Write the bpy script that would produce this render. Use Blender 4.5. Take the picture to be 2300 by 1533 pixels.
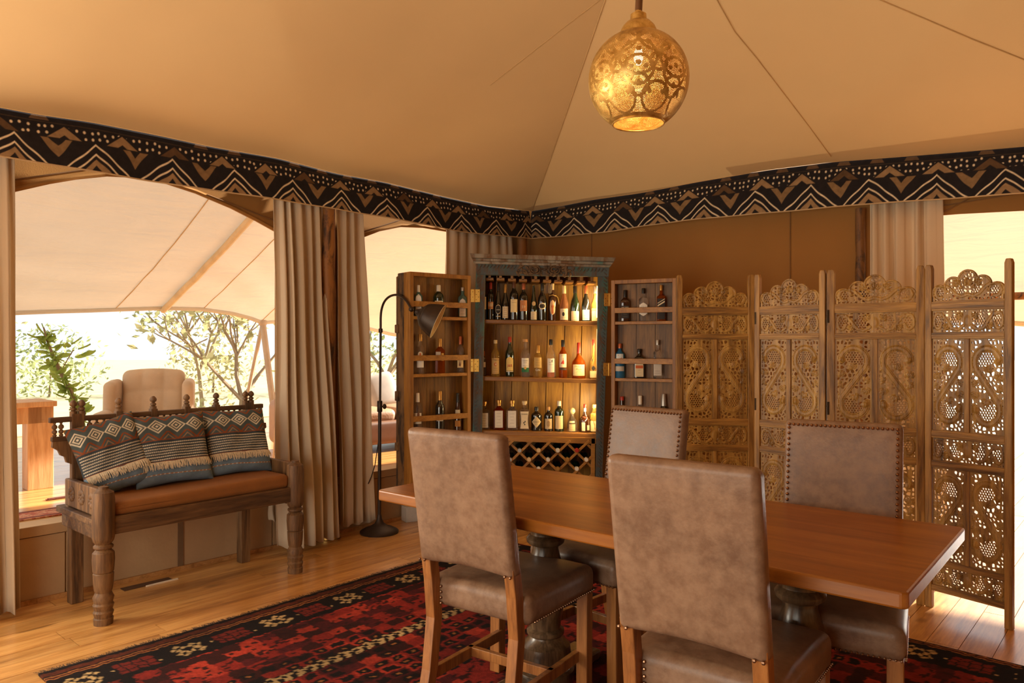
import bpy, math, random
import numpy as np
from mathutils import Matrix, Vector
random.seed(7); np.random.seed(7)
for _o in list(bpy.data.objects): bpy.data.objects.remove(_o)
SC = bpy.context.scene
COL = SC.collection
PI = math.pi
# ------------------------------------------------------------------ camera, world, lights, exposure
F = 1650.0; CX = 1150.0; HY = 772.0; CH = 1.35          # focal length (px), centre x, horizon y, eye height
cam = bpy.data.cameras.new('camera'); cam.sensor_width = 36.0; cam.lens = F/2300*36
cam.shift_y = (HY-766.5)/2300; cam.clip_start = .05; cam.clip_end = 300
camo = bpy.data.objects.new('camera', cam); camo.location = (0, 0, CH); camo.rotation_euler = (PI/2, 0, 0)
COL.objects.link(camo); SC.camera = camo
W = bpy.data.worlds.new('sky'); SC.world = W; W.use_nodes = True
_bg = W.node_tree.nodes['Background']; _bg.inputs[0].default_value = (.84, .90, .925, 1); _bg.inputs[1].default_value = 1.0
SC.view_settings.view_transform = 'Standard'; SC.view_settings.look = 'None'
SC.view_settings.exposure = 0.30; SC.view_settings.gamma = 1.0; SC.view_settings.use_curve_mapping = False
def light(name, kind, loc, energy, color=(1, 1, 1), target=None, size=None, sizey=None, radius=None, rot=None):
    l = bpy.data.lights.new(name, kind); l.energy = energy; l.color = color
    if kind == 'AREA':
        l.shape = 'RECTANGLE'; l.size = size; l.size_y = sizey or size
    if radius is not None and kind == 'POINT': l.shadow_soft_size = radius
    o = bpy.data.objects.new(name, l); o.location = loc
    if target is not None: o.rotation_euler = (Vector(target)-Vector(loc)).to_track_quat('-Z', 'Z').to_euler()
    if rot: o.rotation_euler = rot
    COL.objects.link(o); return o
sun = light('sun_offscreen', 'SUN', (8, 10, 12), 18.0, (1, .93, .82), target=(8-.70, 10-.60, 12-.385)); sun.data.angle = .02
# ------------------------------------------------------------------ picture geometry helpers
def P(px, py, d): return Vector(((px-CX)/F*d, d, CH-(py-HY)/F*d))
def G(px, py, z=0.0):
    d = (CH-z)*F/(py-HY); return P(px, py, d)
W0 = Vector((-2.586, 3.71)); U = Vector((.665, .747)).normalized(); NI = Vector((U.y, -U.x))   # left wall line, inward normal
K0 = Vector((.165, 6.80)); RD = Vector((.82, -.573)).normalized(); RN = Vector((RD.y, -RD.x))  # right wall line, inward normal
def LB(x, y): return (Vector((x, y))-W0).dot(NI)
def LA(x, y): return (Vector((x, y))-W0).dot(U)
def RC(x, y): return (Vector((x, y))-K0).dot(RN)
def lxy(a, b): return W0+U*a+NI*b
def rxy(a, c): return K0+RD*a+RN*c
def LW(px, b=0.0):           # point of the left wall plane (offset b inwards) in the direction of picture column px
    k = (px-CX)/F; d = (b+W0.dot(NI))/(k*NI.x+NI.y); return Vector((k*d, d))
def RW(px, c=0.0):
    k = (px-CX)/F; d = (c+K0.dot(RN))/(k*RN.x+RN.y); return Vector((k*d, d))
def zat(py, d): return CH-(py-HY)/F*d
def S(r, g, b):
    f = lambda c: (c/255/12.92) if c/255 <= .04045 else ((c/255+.055)/1.055)**2.4
    return (f(r), f(g), f(b))
def lerp(a, b, t): return a+(b-a)*t
def interp(x, pts):
    return float(np.interp(x, [p[0] for p in pts], [p[1] for p in pts]))

# area lamps for daylight in two openings out of view: an invented doorway behind the viewer and the next bay of the left side
def bc(b, c): return Matrix(((NI.x, NI.y), (RN.x, RN.y))).inverted() @ Vector((b+W0.dot(NI), c+K0.dot(RN)))
_d = bc(3.1, 7.7); _t = bc(3.1, 3.0)
light('daylight_added_doorway_offscreen', 'AREA', (_d.x, _d.y, 1.1), 80, (1, .89, .70), target=(_t.x, _t.y, 1.1), size=3.1, sizey=2.1)
_d = lxy(-1.75, -.30); _t = lxy(-1.75, 3.0)
light('daylight_left_bay_offscreen', 'AREA', (_d.x, _d.y, 1.2), 150, (1, .90, .71), target=(_t.x, _t.y, 1.2), size=2.6, sizey=1.5)

# ------------------------------------------------------------------ mesh builder
WM = {}                                                   # world matrices of the Empties
class MB:
    def __init__(s): s.v = []; s.f = []; s.c = None; s.M = None
    def add(s, vs, fs):
        n = len(s.v)
        if s.M is not None: vs = [tuple(s.M @ Vector(p)) for p in vs]
        s.v.extend([tuple(p) for p in vs]); s.f.extend([tuple(i+n for i in f) for f in fs]); return s
    def box(s, c, d, M=None):
        x, y, z = d[0]/2, d[1]/2, d[2]/2
        vs = [Vector((sx*x, sy*y, sz*z)) for sz in (-1, 1) for sy in (-1, 1) for sx in (-1, 1)]
        if M is not None: vs = [M @ p for p in vs]
        c = Vector(c)
        return s.add([p+c for p in vs], [(0, 2, 3, 1), (4, 5, 7, 6), (0, 1, 5, 4), (2, 6, 7, 3), (0, 4, 6, 2), (1, 3, 7, 5)])
    def bx(s, x0, x1, y0, y1, z0, z1): return s.box(((x0+x1)/2, (y0+y1)/2, (z0+z1)/2), (x1-x0, y1-y0, z1-z0))
    def hexa(s, p):             # 8 corner points: bottom ring 4, top ring 4
        return s.add(p, [(3, 2, 1, 0), (4, 5, 6, 7), (0, 1, 5, 4), (1, 2, 6, 5), (2, 3, 7, 6), (3, 0, 4, 7)])
    def beam(s, a, b, w, h, up=(0, 0, 1)):
        a, b = Vector(a), Vector(b); t = (b-a).normalized(); u = Vector(up)
        x = t.cross(u).normalized(); y = x.cross(t).normalized()
        r = [x*sx*w/2+y*sy*h/2 for sx, sy in ((-1, -1), (1, -1), (1, 1), (-1, 1))]
        return s.hexa([a+q for q in r]+[b+q for q in r])
    def tube(s, pts, r, n=10, cap=True):
        pts = [Vector(p) for p in pts]; rr = r if hasattr(r, '__len__') else [r]*len(pts)
        vs = []; fs = []; up = None
        for i, p in enumerate(pts):
            t = (pts[min(i+1, len(pts)-1)]-pts[max(i-1, 0)]).normalized()
            if up is None: up = Vector((0, 0, 1)) if abs(t.z) < .9 else Vector((1, 0, 0))
            x = t.cross(up).normalized(); y = x.cross(t).normalized(); up = y
            for k in range(n):
                a = 2*PI*k/n; vs.append(p+(x*math.cos(a)+y*math.sin(a))*rr[i])
        for i in range(len(pts)-1):
            for k in range(n):
                k2 = (k+1) % n; fs.append((i*n+k, (i+1)*n+k, (i+1)*n+k2, i*n+k2))
        if cap: fs.append(tuple(range(n))); fs.append(tuple(reversed(range((len(pts)-1)*n, len(pts)*n))))
        return s.add(vs, fs)
    def lathe(s, prof, c=(0, 0, 0), n=20, cap=True, sq=0, ysc=1.0):
        vs = []; fs = []; c = Vector(c)
        for (z, r) in prof:
            for k in range(n):
                a = 2*PI*k/n; q = r
                if sq: q = r/((abs(math.cos(a))**sq+abs(math.sin(a))**sq)**(1/sq))
                vs.append(c+Vector((q*math.cos(a), q*math.sin(a)*ysc, z)))
        for i in range(len(prof)-1):
            for k in range(n):
                k2 = (k+1) % n; fs.append((i*n+k, i*n+k2, (i+1)*n+k2, (i+1)*n+k))
        if cap: fs.append(tuple(reversed(range(n)))); fs.append(tuple(range((len(prof)-1)*n, len(prof)*n)))
        return s.add(vs, fs)
    def rbox(s, c, d, r, k=3, m=2, fn=None):
        h = [q/2 for q in d]; c = Vector(c); r = min(r, min(h)*.999)
        def ticks(H):
            a = [-H+r*(1-math.cos(PI/2*i/k)) if 0 else -H+r*i/k for i in range(k)]
            mid = [-(H-r)+2*(H-r)*i/m for i in range(m+1)]
            return a+mid+[-q for q in reversed(a)]
        T = [ticks(q) for q in h]; idx = {}; vs = []; fs = []
        def vid(p):
            key = tuple(round(q, 6) for q in p)
            if key not in idx:
                inn = Vector([max(-h[i]+r, min(h[i]-r, p[i])) for i in range(3)]); e = Vector(p)-inn
                if e.length > 1e-9: e = e.normalized()*r
                q = inn+e
                if fn: q = Vector(fn(q))
                idx[key] = len(vs); vs.append(q+c)
            return idx[key]
        for ax in range(3):
            a1, a2 = (ax+1) % 3, (ax+2) % 3
            for sg in (-1, 1):
                for i in range(len(T[a1])-1):
                    for j in range(len(T[a2])-1):
                        q = []
                        for (u, w) in ((i, j), (i+1, j), (i+1, j+1), (i, j+1)):
                            p = [0, 0, 0]; p[ax] = sg*h[ax]; p[a1] = T[a1][u]; p[a2] = T[a2][w]; q.append(vid(p))
                        fs.append(tuple(q) if sg > 0 else tuple(reversed(q)))
        return s.add(vs, fs)
    def prism(s, poly, h0, h1, fr=lambda x, y, h: (x, y, h)):
        n = len(poly)
        return s.add([fr(x, y, h0) for x, y in poly]+[fr(x, y, h1) for x, y in poly],
                     [tuple(reversed(range(n))), tuple(range(n, 2*n))]+[(i, (i+1) % n, n+(i+1) % n, n+i) for i in range(n)])
    def ball(s, c, r, n=8, m=5, sc=(1, 1, 1)):
        prof = [(-math.cos(PI*i/m)*r*sc[2], max(1e-4, math.sin(PI*i/m)*r)) for i in range(m+1)]
        return s.lathe(prof, c, n, False, 0, sc[1])
    def grid(s, fn, nu, nv, flip=False):
        vs = [fn(i/nu, j/nv) for j in range(nv+1) for i in range(nu+1)]
        fs = [(j*(nu+1)+i, j*(nu+1)+i+1, (j+1)*(nu+1)+i+1, (j+1)*(nu+1)+i) for j in range(nv) for i in range(nu)]
        if flip: fs = [tuple(reversed(f)) for f in fs]
        return s.add(vs, fs)
    def mesh(s, name, mat, smooth=True, angle=38):
        me = bpy.data.meshes.new(name); me.from_pydata(s.v, [], s.f); me.materials.append(mat)
        if smooth:
            me.polygons.foreach_set('use_smooth', [True]*len(me.polygons)); me.set_sharp_from_angle(angle=math.radians(angle))
        me.update(); return me
    def build(s, name, mat, parent=None, smooth=True, bev=0, loc=None, world=False, angle=38, solid=0):
        if parent is not None and world:
            Mi = WM[parent].inverted(); s.v = [tuple(Mi @ Vector(p)) for p in s.v]
        if parent is None and loc is not None:
            L = Vector(loc); s.v = [tuple(Vector(p)-L) for p in s.v]
        o = bpy.data.objects.new(name, s.mesh(name, mat, smooth, angle)); COL.objects.link(o)
        if parent is not None: o.parent = parent
        elif loc is not None: o.location = loc
        if bev:
            b = o.modifiers.new('bevel', 'BEVEL'); b.width = bev; b.segments = 2; b.limit_method = 'ANGLE'; b.angle_limit = .6
        if solid:
            b = o.modifiers.new('thick', 'SOLIDIFY'); b.thickness = solid; b.offset = 0
        return o
def tag(o, label=None, cat=None, group=None, kind=None):
    if label: o['label'] = label
    if cat: o['category'] = cat
    if group: o['group'] = group
    if kind: o['kind'] = kind
    return o
def empty(name, loc, rz=0.0, label=None, cat=None, group=None, M=None):
    o = bpy.data.objects.new(name, None); COL.objects.link(o); o.empty_display_size = .1
    o.location = loc; o.rotation_euler = (0, 0, rz)
    WM[o] = Matrix.Translation(Vector(loc)) @ Matrix.Rotation(rz, 4, 'Z')
    return tag(o, label, cat, group)
def inst(name, me, parent, loc=(0, 0, 0), rot=(0, 0, 0), scale=(1, 1, 1)):
    o = bpy.data.objects.new(name, me); COL.objects.link(o); o.parent = parent; o.location = loc; o.rotation_euler = rot; o.scale = scale
    return o
def painted(o, cols, name='paint'):                        # flat print as a colour attribute (one colour per vertex)
    me = o.data; a = me.color_attributes.new(name, 'FLOAT_COLOR', 'POINT')
    c = np.ones((len(me.vertices), 4), np.float32); c[:, :3] = cols
    a.data.foreach_set('color', c.ravel())
def fast_grid(name, V, nu, nv, mat, parent=None, loc=None):  # V: (nv+1)*(nu+1) x 3
    i = np.arange(nv)[:, None]*(nu+1)+np.arange(nu)[None, :]
    q = np.stack([i, i+1, i+nu+2, i+nu+1], -1).reshape(-1, 4)
    return fast_mesh(name, V, q, mat, parent, loc)
def fast_mesh(name, V, q, mat, parent=None, loc=None, smooth=True):
    me = bpy.data.meshes.new(name); V = np.asarray(V, np.float32); q = np.asarray(q, np.int32)
    if loc is not None: V = V-np.asarray(loc, np.float32)
    me.vertices.add(len(V)); me.vertices.foreach_set('co', V.ravel())
    me.loops.add(q.size); me.loops.foreach_set('vertex_index', q.ravel())
    me.polygons.add(len(q)); me.polygons.foreach_set('loop_start', np.arange(len(q), dtype=np.int32)*q.shape[1])
    me.update(calc_edges=True); me.validate(); me.materials.append(mat)
    if smooth: me.polygons.foreach_set('use_smooth', np.ones(len(me.polygons), bool))
    o = bpy.data.objects.new(name, me); COL.objects.link(o)
    if parent is not None: o.parent = parent
    elif loc is not None: o.location = loc
    return o

# ------------------------------------------------------------------ materials
MATS = {}
def _new(name):
    m = bpy.data.materials.new(name); m.use_nodes = True; nt = m.node_tree
    return m, nt, nt.nodes['Principled BSDF'], nt.nodes['Material Output']
def _coords(nt, scale, rnd=True, rot=(0, 0, 0)):
    tc = nt.nodes.new('ShaderNodeTexCoord'); mp = nt.nodes.new('ShaderNodeMapping')
    mp.inputs['Scale'].default_value = scale; mp.inputs['Rotation'].default_value = rot
    nt.links.new(tc.outputs['Object'], mp.inputs['Vector'])
    if rnd:
        oi = nt.nodes.new('ShaderNodeObjectInfo'); mu = nt.nodes.new('ShaderNodeMath'); mu.operation = 'MULTIPLY'; mu.inputs[1].default_value = 37
        nt.links.new(oi.outputs['Random'], mu.inputs[0]); nt.links.new(mu.outputs[0], mp.inputs['Location'])
    return mp.outputs['Vector']
def _noise(nt, vec, scale, detail=4, rough=.55, dist=0):
    n = nt.nodes.new('ShaderNodeTexNoise'); n.inputs['Scale'].default_value = scale; n.inputs['Detail'].default_value = detail
    n.inputs['Roughness'].default_value = rough; n.inputs['Distortion'].default_value = dist
    nt.links.new(vec, n.inputs['Vector']); return n.outputs['Fac']
def _ramp(nt, fac, stops):
    r = nt.nodes.new('ShaderNodeValToRGB'); e = r.color_ramp.elements
    while len(e) < len(stops): e.new(.5)
    for i, (p, c) in enumerate(stops): e[i].position = p; e[i].color = (*c, 1)
    nt.links.new(fac, r.inputs['Fac']); return r.outputs['Color']
def _mix(nt, fac, a, b, mode='MIX'):
    m = nt.nodes.new('ShaderNodeMix'); m.data_type = 'RGBA'; m.blend_type = mode
    for sock, v in ((m.inputs[0], fac), (m.inputs[6], a), (m.inputs[7], b)):
        if hasattr(v, 'is_linked'): nt.links.new(v, sock)
        elif isinstance(v, tuple): sock.default_value = (*v, 1)
        else: sock.default_value = v
    return m.outputs[2]
def _bump(nt, bs, h, strength, dist=.01):
    b = nt.nodes.new('ShaderNodeBump'); b.inputs['Strength'].default_value = strength; b.inputs['Distance'].default_value = dist
    nt.links.new(h, b.inputs['Height']); nt.links.new(b.outputs['Normal'], bs.inputs['Normal'])
def plain(name, col, rough=.5, metal=0, var=.12, scale=8, bump=0, bscale=60, coat=0, sheen=0, spec=.5):
    if name in MATS: return MATS[name]
    m, nt, bs, out = _new(name); v = _coords(nt, (1, 1, 1))
    f = _noise(nt, v, scale)
    lo = tuple(c*(1-var) for c in col); hi = tuple(min(1, c*(1+var)) for c in col)
    nt.links.new(_ramp(nt, f, [(.3, lo), (.7, hi)]), bs.inputs['Base Color'])
    bs.inputs['Roughness'].default_value = rough; bs.inputs['Metallic'].default_value = metal
    bs.inputs['Specular IOR Level'].default_value = spec
    if coat: bs.inputs['Coat Weight'].default_value = coat; bs.inputs['Coat Roughness'].default_value = .15
    if sheen: bs.inputs['Sheen Weight'].default_value = sheen; bs.inputs['Sheen Roughness'].default_value = .4
    if bump: _bump(nt, bs, _noise(nt, v, bscale, 3), bump)
    MATS[name] = m; return m
def wood(name, dark, mid, light_, axis='x', scale=1.0, rough=.4, bump=.15, coat=0, contrast=(.3, .5, .72), var=.0, knots=False):
    if name in MATS: return MATS[name]
    m, nt, bs, out = _new(name)
    sc = {'x': (1.2, 14, 14), 'y': (14, 1.2, 14), 'z': (14, 14, 1.2)}[axis]
    v = _coords(nt, tuple(q*scale for q in sc))
    f = _noise(nt, v, 1.6, 6, .6, .8); fine = _noise(nt, v, 9, 4, .6)
    col = _ramp(nt, f, [(contrast[0], dark), (contrast[1], mid), (contrast[2], light_)])
    col = _mix(nt, .22, col, _ramp(nt, fine, [(.35, tuple(q*.5 for q in dark)), (.65, light_)]), 'MIX')
    if var:
        oi = nt.nodes.new('ShaderNodeObjectInfo')
        col = _mix(nt, 1.0, col, _ramp(nt, oi.outputs['Random'], [(0, (1-var,)*3), (1, (1+var,)*3)]), 'MULTIPLY')
    if knots:
        v2 = _coords(nt, tuple(q for q in {'x': (3.5, 9, 9), 'y': (9, 3.5, 9), 'z': (9, 9, 3.5)}[axis]))
        kf = _noise(nt, v2, 1.0, 1.5, .4)
        col = _mix(nt, _ramp(nt, kf, [(.68, (0, 0, 0)), (.76, (.7, .7, .7))]), col, tuple(q*.35 for q in dark))
    nt.links.new(col, bs.inputs['Base Color']); bs.inputs['Roughness'].default_value = rough
    if coat: bs.inputs['Coat Weight'].default_value = coat; bs.inputs['Coat Roughness'].default_value = .2
    if bump: _bump(nt, bs, fine, bump, .004)
    MATS[name] = m; return m
def worn(name, paint, under, scale=14, amt=(.42, .55), rough=.75, bump=.4, extra=None):      # distressed paint over bare wood
    if name in MATS: return MATS[name]
    m, nt, bs, out = _new(name); v = _coords(nt, (1, 1, .35)); f = _noise(nt, v, scale, 6, .7, .6); g = _noise(nt, v, scale*.35, 3)
    base = _ramp(nt, g, [(.35, tuple(q*.6 for q in paint)), (.6, paint)])
    if extra: base = _mix(nt, _ramp(nt, _noise(nt, v, 5, 3), [(.55, (0, 0, 0)), (.66, (1, 1, 1))]), base, extra)
    nt.links.new(_mix(nt, _ramp(nt, f, [(amt[0], (0, 0, 0)), (amt[1], (1, 1, 1))]), base, under), bs.inputs['Base Color'])
    bs.inputs['Roughness'].default_value = rough; _bump(nt, bs, f, bump, .006); MATS[name] = m; return m
def canvas(name, col, trans=.3, var=.08, bump=.25, tcol=None, weave=220, wrinkle=0):
    if name in MATS: return MATS[name]
    m, nt, bs, out = _new(name); v = _coords(nt, (1, 1, 1), False)
    f = _noise(nt, v, 1.3, 3); c = _ramp(nt, f, [(.3, tuple(q*(1-var) for q in col)), (.7, tuple(min(1, q*(1+var)) for q in col))])
    nt.links.new(c, bs.inputs['Base Color']); bs.inputs['Roughness'].default_value = .9; bs.inputs['Specular IOR Level'].default_value = .15
    if wrinkle:
        v2 = _coords(nt, (1.0, 1.0, 9.0), False, (0, 0, .85)); _bump(nt, bs, _noise(nt, v2, 1.7, 4, .5, 1.2), wrinkle, .08)
    else: _bump(nt, bs, _noise(nt, v, weave, 2), bump, .002)
    if trans:
        t = nt.nodes.new('ShaderNodeBsdfTranslucent'); t.inputs[0].default_value = (*(tcol or col), 1)
        mx = nt.nodes.new('ShaderNodeMixShader'); mx.inputs[0].default_value = trans
        nt.links.new(bs.outputs[0], mx.inputs[1]); nt.links.new(t.outputs[0], mx.inputs[2]); nt.links.new(mx.outputs[0], out.inputs['Surface'])
    MATS[name] = m; return m
def paintmat(name, rough=.9, bump=.3, bscale=250, dirt=.25, attr='paint', sheen=0):
    if name in MATS: return MATS[name]
    m, nt, bs, out = _new(name); a = nt.nodes.new('ShaderNodeVertexColor'); a.layer_name = attr
    v = _coords(nt, (1, 1, 1), False); f = _noise(nt, v, 30, 4)
    nt.links.new(_mix(nt, dirt, a.outputs['Color'], _ramp(nt, f, [(.3, (.25, .25, .25)), (.7, (1.3, 1.3, 1.3))]), 'MULTIPLY'), bs.inputs['Base Color'])
    bs.inputs['Roughness'].default_value = rough; bs.inputs['Specular IOR Level'].default_value = .2
    _bump(nt, bs, _noise(nt, v, bscale, 2), bump, .003); MATS[name] = m; return m
def glass(name, col, trans=.9, rough=.04):
    if name in MATS: return MATS[name]
    m, nt, bs, out = _new(name); bs.inputs['Base Color'].default_value = (*col, 1); bs.inputs['Roughness'].default_value = rough
    bs.inputs['Transmission Weight'].default_value = trans; bs.inputs['IOR'].default_value = 1.15; MATS[name] = m; return m
def emit(name, col, strength):
    if name in MATS: return MATS[name]
    m, nt, bs, out = _new(name); bs.inputs['Base Color'].default_value = (*col, 1)
    bs.inputs['Emission Color'].default_value = (*col, 1); bs.inputs['Emission Strength'].default_value = strength; MATS[name] = m; return m
# ------------------------------------------------------------------ shared materials
M_floor = wood('floor_oak', S(164, 106, 48), S(210, 150, 80), S(232, 178, 106), 'x', .8, .3, .08, coat=.6, var=.16, knots=True)
M_deck = M_floor
M_canvas_wall = canvas('canvas_brown', S(158, 112, 60), .10, .06)
M_ceil = canvas('ceiling_canvas', S(218, 186, 140), .03, .03, .12, S(226, 176, 112))
M_fly = canvas('fly_canvas', S(222, 214, 198), .12, .06, .35, S(228, 220, 204), 90, .45)
M_plinth = plain('plinth_paint', S(184, 150, 110), .8, var=.05, bump=.1)
M_curtain = canvas('curtain_linen', S(222, 202, 174), .30, .05, .4)
M_pole = worn('pole_timber', S(150, 98, 44), S(60, 36, 16), 10, (.5, .62), .6)
M_seam = plain('seam_thread', S(206, 172, 122), .9)
M_seamd = plain('seam_thread_brown', S(120, 82, 42), .9)
M_trimwood = wood('skirting_wood', S(150, 98, 48), S(190, 134, 76), S(206, 156, 98), 'x', 1, .5)

# ------------------------------------------------------------------ floor of planks, along the left wall
def plank_floor(root, rows, b0, bw, a0, a1, z, mat, seed, L=(1.5, 2.6), clip=None, outer=None):
    rnd = random.Random(seed); rz = math.atan2(U.y, U.x); meshes = {}
    for r in range(rows):
        a = a0-rnd.random()*1.2
        while a < a1:
            ln = round(rnd.uniform(*L)/.3)*.3; b = b0+bw*r
            if ln not in meshes:
                meshes[ln] = MB().bx(.0015, ln-.0015, .0012, bw-.0012, -.02, 0).mesh('plank', mat, False)
            c = lxy(a+ln/2, b+bw/2)
            if (clip is None or clip(c)) and a+ln > a0:
                p = lxy(a, b); me_ = meshes[ln]
                if outer is not None and RC(*lxy(a+ln*.35, b)) < 0:
                    if ('o', ln) not in meshes: meshes[('o', ln)] = me_.copy(); meshes[('o', ln)].materials.clear(); meshes[('o', ln)].materials.append(outer)
                    me_ = meshes[('o', ln)]
                o = inst('plank', me_, root, (p.x, p.y, z+rnd.uniform(-.0006, .0004)), (0, 0, rz))
                # local +y must run inwards (b grows to the right of U)
                o.location = (*lxy(a, b+bw), o.location.z)
            a += ln
fl = MB(); q = [lxy(-3.5, -.02), lxy(-3.5, 6.2), lxy(8.5, 6.2), lxy(8.5, -.02)]
fl.hexa([(*p, -.12) for p in q]+[(*p, -.0205) for p in q])
floor = tag(fl.build('floor', plain('subfloor_wood', S(164, 110, 54), .8), None, False), 'golden oak plank floor of the dining tent', kind='structure')
plank_floor(floor, 46, 0, .128, -1.6, 8.3, 0, M_floor, 3, clip=lambda c: c.y > .7 and abs(c.x) < c.y*.75+3.2)
dk = MB(); q = [lxy(-4, -4.6), lxy(-4, -.10), lxy(5.6, -.10), lxy(5.6, -4.6)]
dk.hexa([(*p, .30) for p in q]+[(*p, .3795) for p in q])
deck = tag(dk.build('raised_floor', plain('subfloor_wood', S(164, 110, 54), .8), None, False), 'raised plank lounge floor beyond the left openings', kind='structure')
plank_floor(deck, 28, -4.3, .15, -2.5, 4.8, .40, M_deck, 5, (2.0, 3.2))
gr = MB().bx(-60, 60, -8, 90, -.62, -.6)
tag(gr.build('ground', plain('dry_grass', S(172, 160, 124), .95, var=.12, scale=.6), None, False), 'dry open ground around the tent', kind='structure')

# ------------------------------------------------------------------ left wall: plinth, canvas with arches
AC = LA(K0.x, K0.y)                                     # corner along the left wall
wl = MB(); q = [lxy(-3.2, -.16), lxy(-3.2, -.012), lxy(AC, -.012), lxy(AC, -.16)]
wl.hexa([(*p, -.02) for p in q]+[(*p, .398) for p in q])
wall_left = tag(wl.build('wall_left', M_plinth, None, False), 'low taupe plinth wall carrying the raised lounge floor', kind='structure')
edges = [-3.2, -1.4, LA(*LW(148)), LA(*LW(405)), LA(*LW(612)), LA(*LW(735)), LA(*LW(905)), AC]
for a, b in zip(edges, edges[1:]):
    m = MB(); q = [lxy(a+.004, -.02), lxy(a+.004, .0), lxy(b-.004, .0), lxy(b-.004, -.02)]
    m.hexa([(*p, .025) for p in q]+[(*p, .345) for p in q]); m.build('panel', M_plinth, wall_left, False, .002)
m = MB(); q = [lxy(-3.2, -.14), lxy(-3.2, .012), lxy(AC, .012), lxy(AC, -.14)]
m.hexa([(*p, .35) for p in q]+[(*p, .404) for p in q]); m.build('cap_board', M_plinth, wall_left, False, .003)
m = MB(); a = LA(*LW(405)); q = [lxy(a-.016, -.01), lxy(a-.016, .006), lxy(a+.016, .006), lxy(a+.016, -.01)]
m.hexa([(*p, .02) for p in q]+[(*p, .35) for p in q]); m.build('joint_strip', plain('joint_paint', S(120, 92, 64), .8), wall_left, False)
m = MB(); q = [lxy(-3.2, 0), lxy(-3.2, .014), lxy(AC-.02, .014), lxy(AC-.02, 0)]
m.hexa([(*p, .0) for p in q]+[(*p, .026) for p in q]); tag(m.build('trim_1', M_trimwood, None, False), 'thin pale wooden skirting along the plinth wall', kind='structure')

arc1 = [(-60, 450), (30, 426), (110, 408), (170, 398), (240, 391), (300, 394), (370, 407), (440, 430), (520, 464), (575, 492), (618, 516)]
arc2 = [(808, 532), (850, 516), (900, 506), (950, 508), (1004, 517)]
def arc_z(arc, px):
    return zat(interp(px, arc), LW(px).y)
ZT = 2.66
cw = MB()
def col_strip(p0, p1, zl0, zl1, zt=ZT):
    n = len(cw.v)
    cw.v += [(*p0, zl0), (*p1, zl1), (*p1, zt), (*p0, zt)]; cw.f.append((n, n+1, n+2, n+3))
def lw_range(x0, x1, zf, n):
    for i in range(n):
        a, b = lerp(x0, x1, i/n), lerp(x0, x1, (i+1)/n); col_strip(LW(a), LW(b), zf(a), zf(b))
A0 = lxy(-3.2, 0)
col_strip(A0, LW(-60), 2.0, arc_z(arc1, -60))
lw_range(-60, 618, lambda x: arc_z(arc1, x), 44)
lw_range(618, 808, lambda x: .40, 6)
lw_range(808, 1004, lambda x: arc_z(arc2, x), 16)
col_strip(LW(1004), K0, .40, .40)
wall_canvas = tag(cw.build('wall_left', M_canvas_wall, None, False, solid=.01), 'brown canvas side with two wide arched openings', kind='structure')
for nm, arc in (('arch_hem', arc1), ('arch_hem', arc2)):
    pts = [(*LW(px), zat(py, LW(px).y)) for px, py in arc]; fine = []
    for i in range(len(pts)-1):
        for k in range(4): fine.append(Vector(pts[i]).lerp(Vector(pts[i+1]), k/4))
    fine.append(Vector(pts[-1])); MB().tube(fine, .014, 6).build(nm, M_canvas_wall, wall_canvas)
for s0, s1 in (((28, 404), (215, 377)), ((466, 437), (620, 497)), ((812, 521), (905, 492))):
    p = [(*LW(x, .012), zat(y, LW(x, .012).y)) for x, y in (s0, s1)]; MB().tube(p, .004, 5).build('seam', M_seamd, wall_canvas)

# ------------------------------------------------------------------ right wall: canvas, opening beyond px 2118
rw = MB(); cw = rw
def rw_range(x0, x1, zf, n):
    for i in range(n):
        a, b = lerp(x0, x1, i/n), lerp(x0, x1, (i+1)/n); p, q = RW(a), RW(b); col_strip(p, q, zf(a), zf(b))
col_strip(K0-RD*.02, RW(1192), -.01, -.01); rw_range(1192, 1962, lambda x: -.01, 20)
arcR = [(1962, 500),  (2040, 492), (2125, 482), (2300, 473), (2500, 470), (2560, 468)]
rw_range(1962, 2530, lambda x: zat(interp(x, arcR), RW(x).y), 12)
col_strip(rxy(4.22, 0), rxy(6.45, 0), -.01, -.01)  # unseen stretch, added so the table end reflects canvas instead of bright outdoors
wall_right = tag(rw.build('wall_right', M_canvas_wall, None, False, solid=.01), 'plain brown canvas wall behind the bar cabinet', kind='structure')
for px in (1329, 1775): 
    p = RW(px, .008); MB().tube([(*p, 0), (*p, 2.6)], .004, 5).build('seam', M_seamd, wall_right)
for s0, s1 in (((2118, 462), (2300, 432)), ((2120, 476), (2175, 446))):
    p = [(*RW(x, .012), zat(y, RW(x, .012).y)) for x, y in (s0, s1)]; MB().tube(p, .005, 5).build('seam', M_seamd, wall_right)

# ------------------------------------------------------------------ two invented, unseen canvas sides behind the viewer, added to cut sky light
cw = MB()
for b0, b1, z0 in ((-.05, 1.5, 0), (1.5, 4.7, 2.2), (4.7, 6.4, 0)): col_strip(bc(b0, 7.55), bc(b1, 7.55), z0, z0, 3.6)
tag(cw.build('added_wall_back', M_canvas_wall, None, False, solid=.01), 'added brown canvas side with a doorway, unseen behind the viewer to cut sky light', kind='structure')
cw = MB(); col_strip(bc(6.4, -.05), bc(6.4, 7.55), 0, 0, 3.6)
tag(cw.build('added_wall_front', M_canvas_wall, None, False, solid=.01), 'added plain brown canvas side facing the bench, unseen, to cut sky light', kind='structure')

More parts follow.
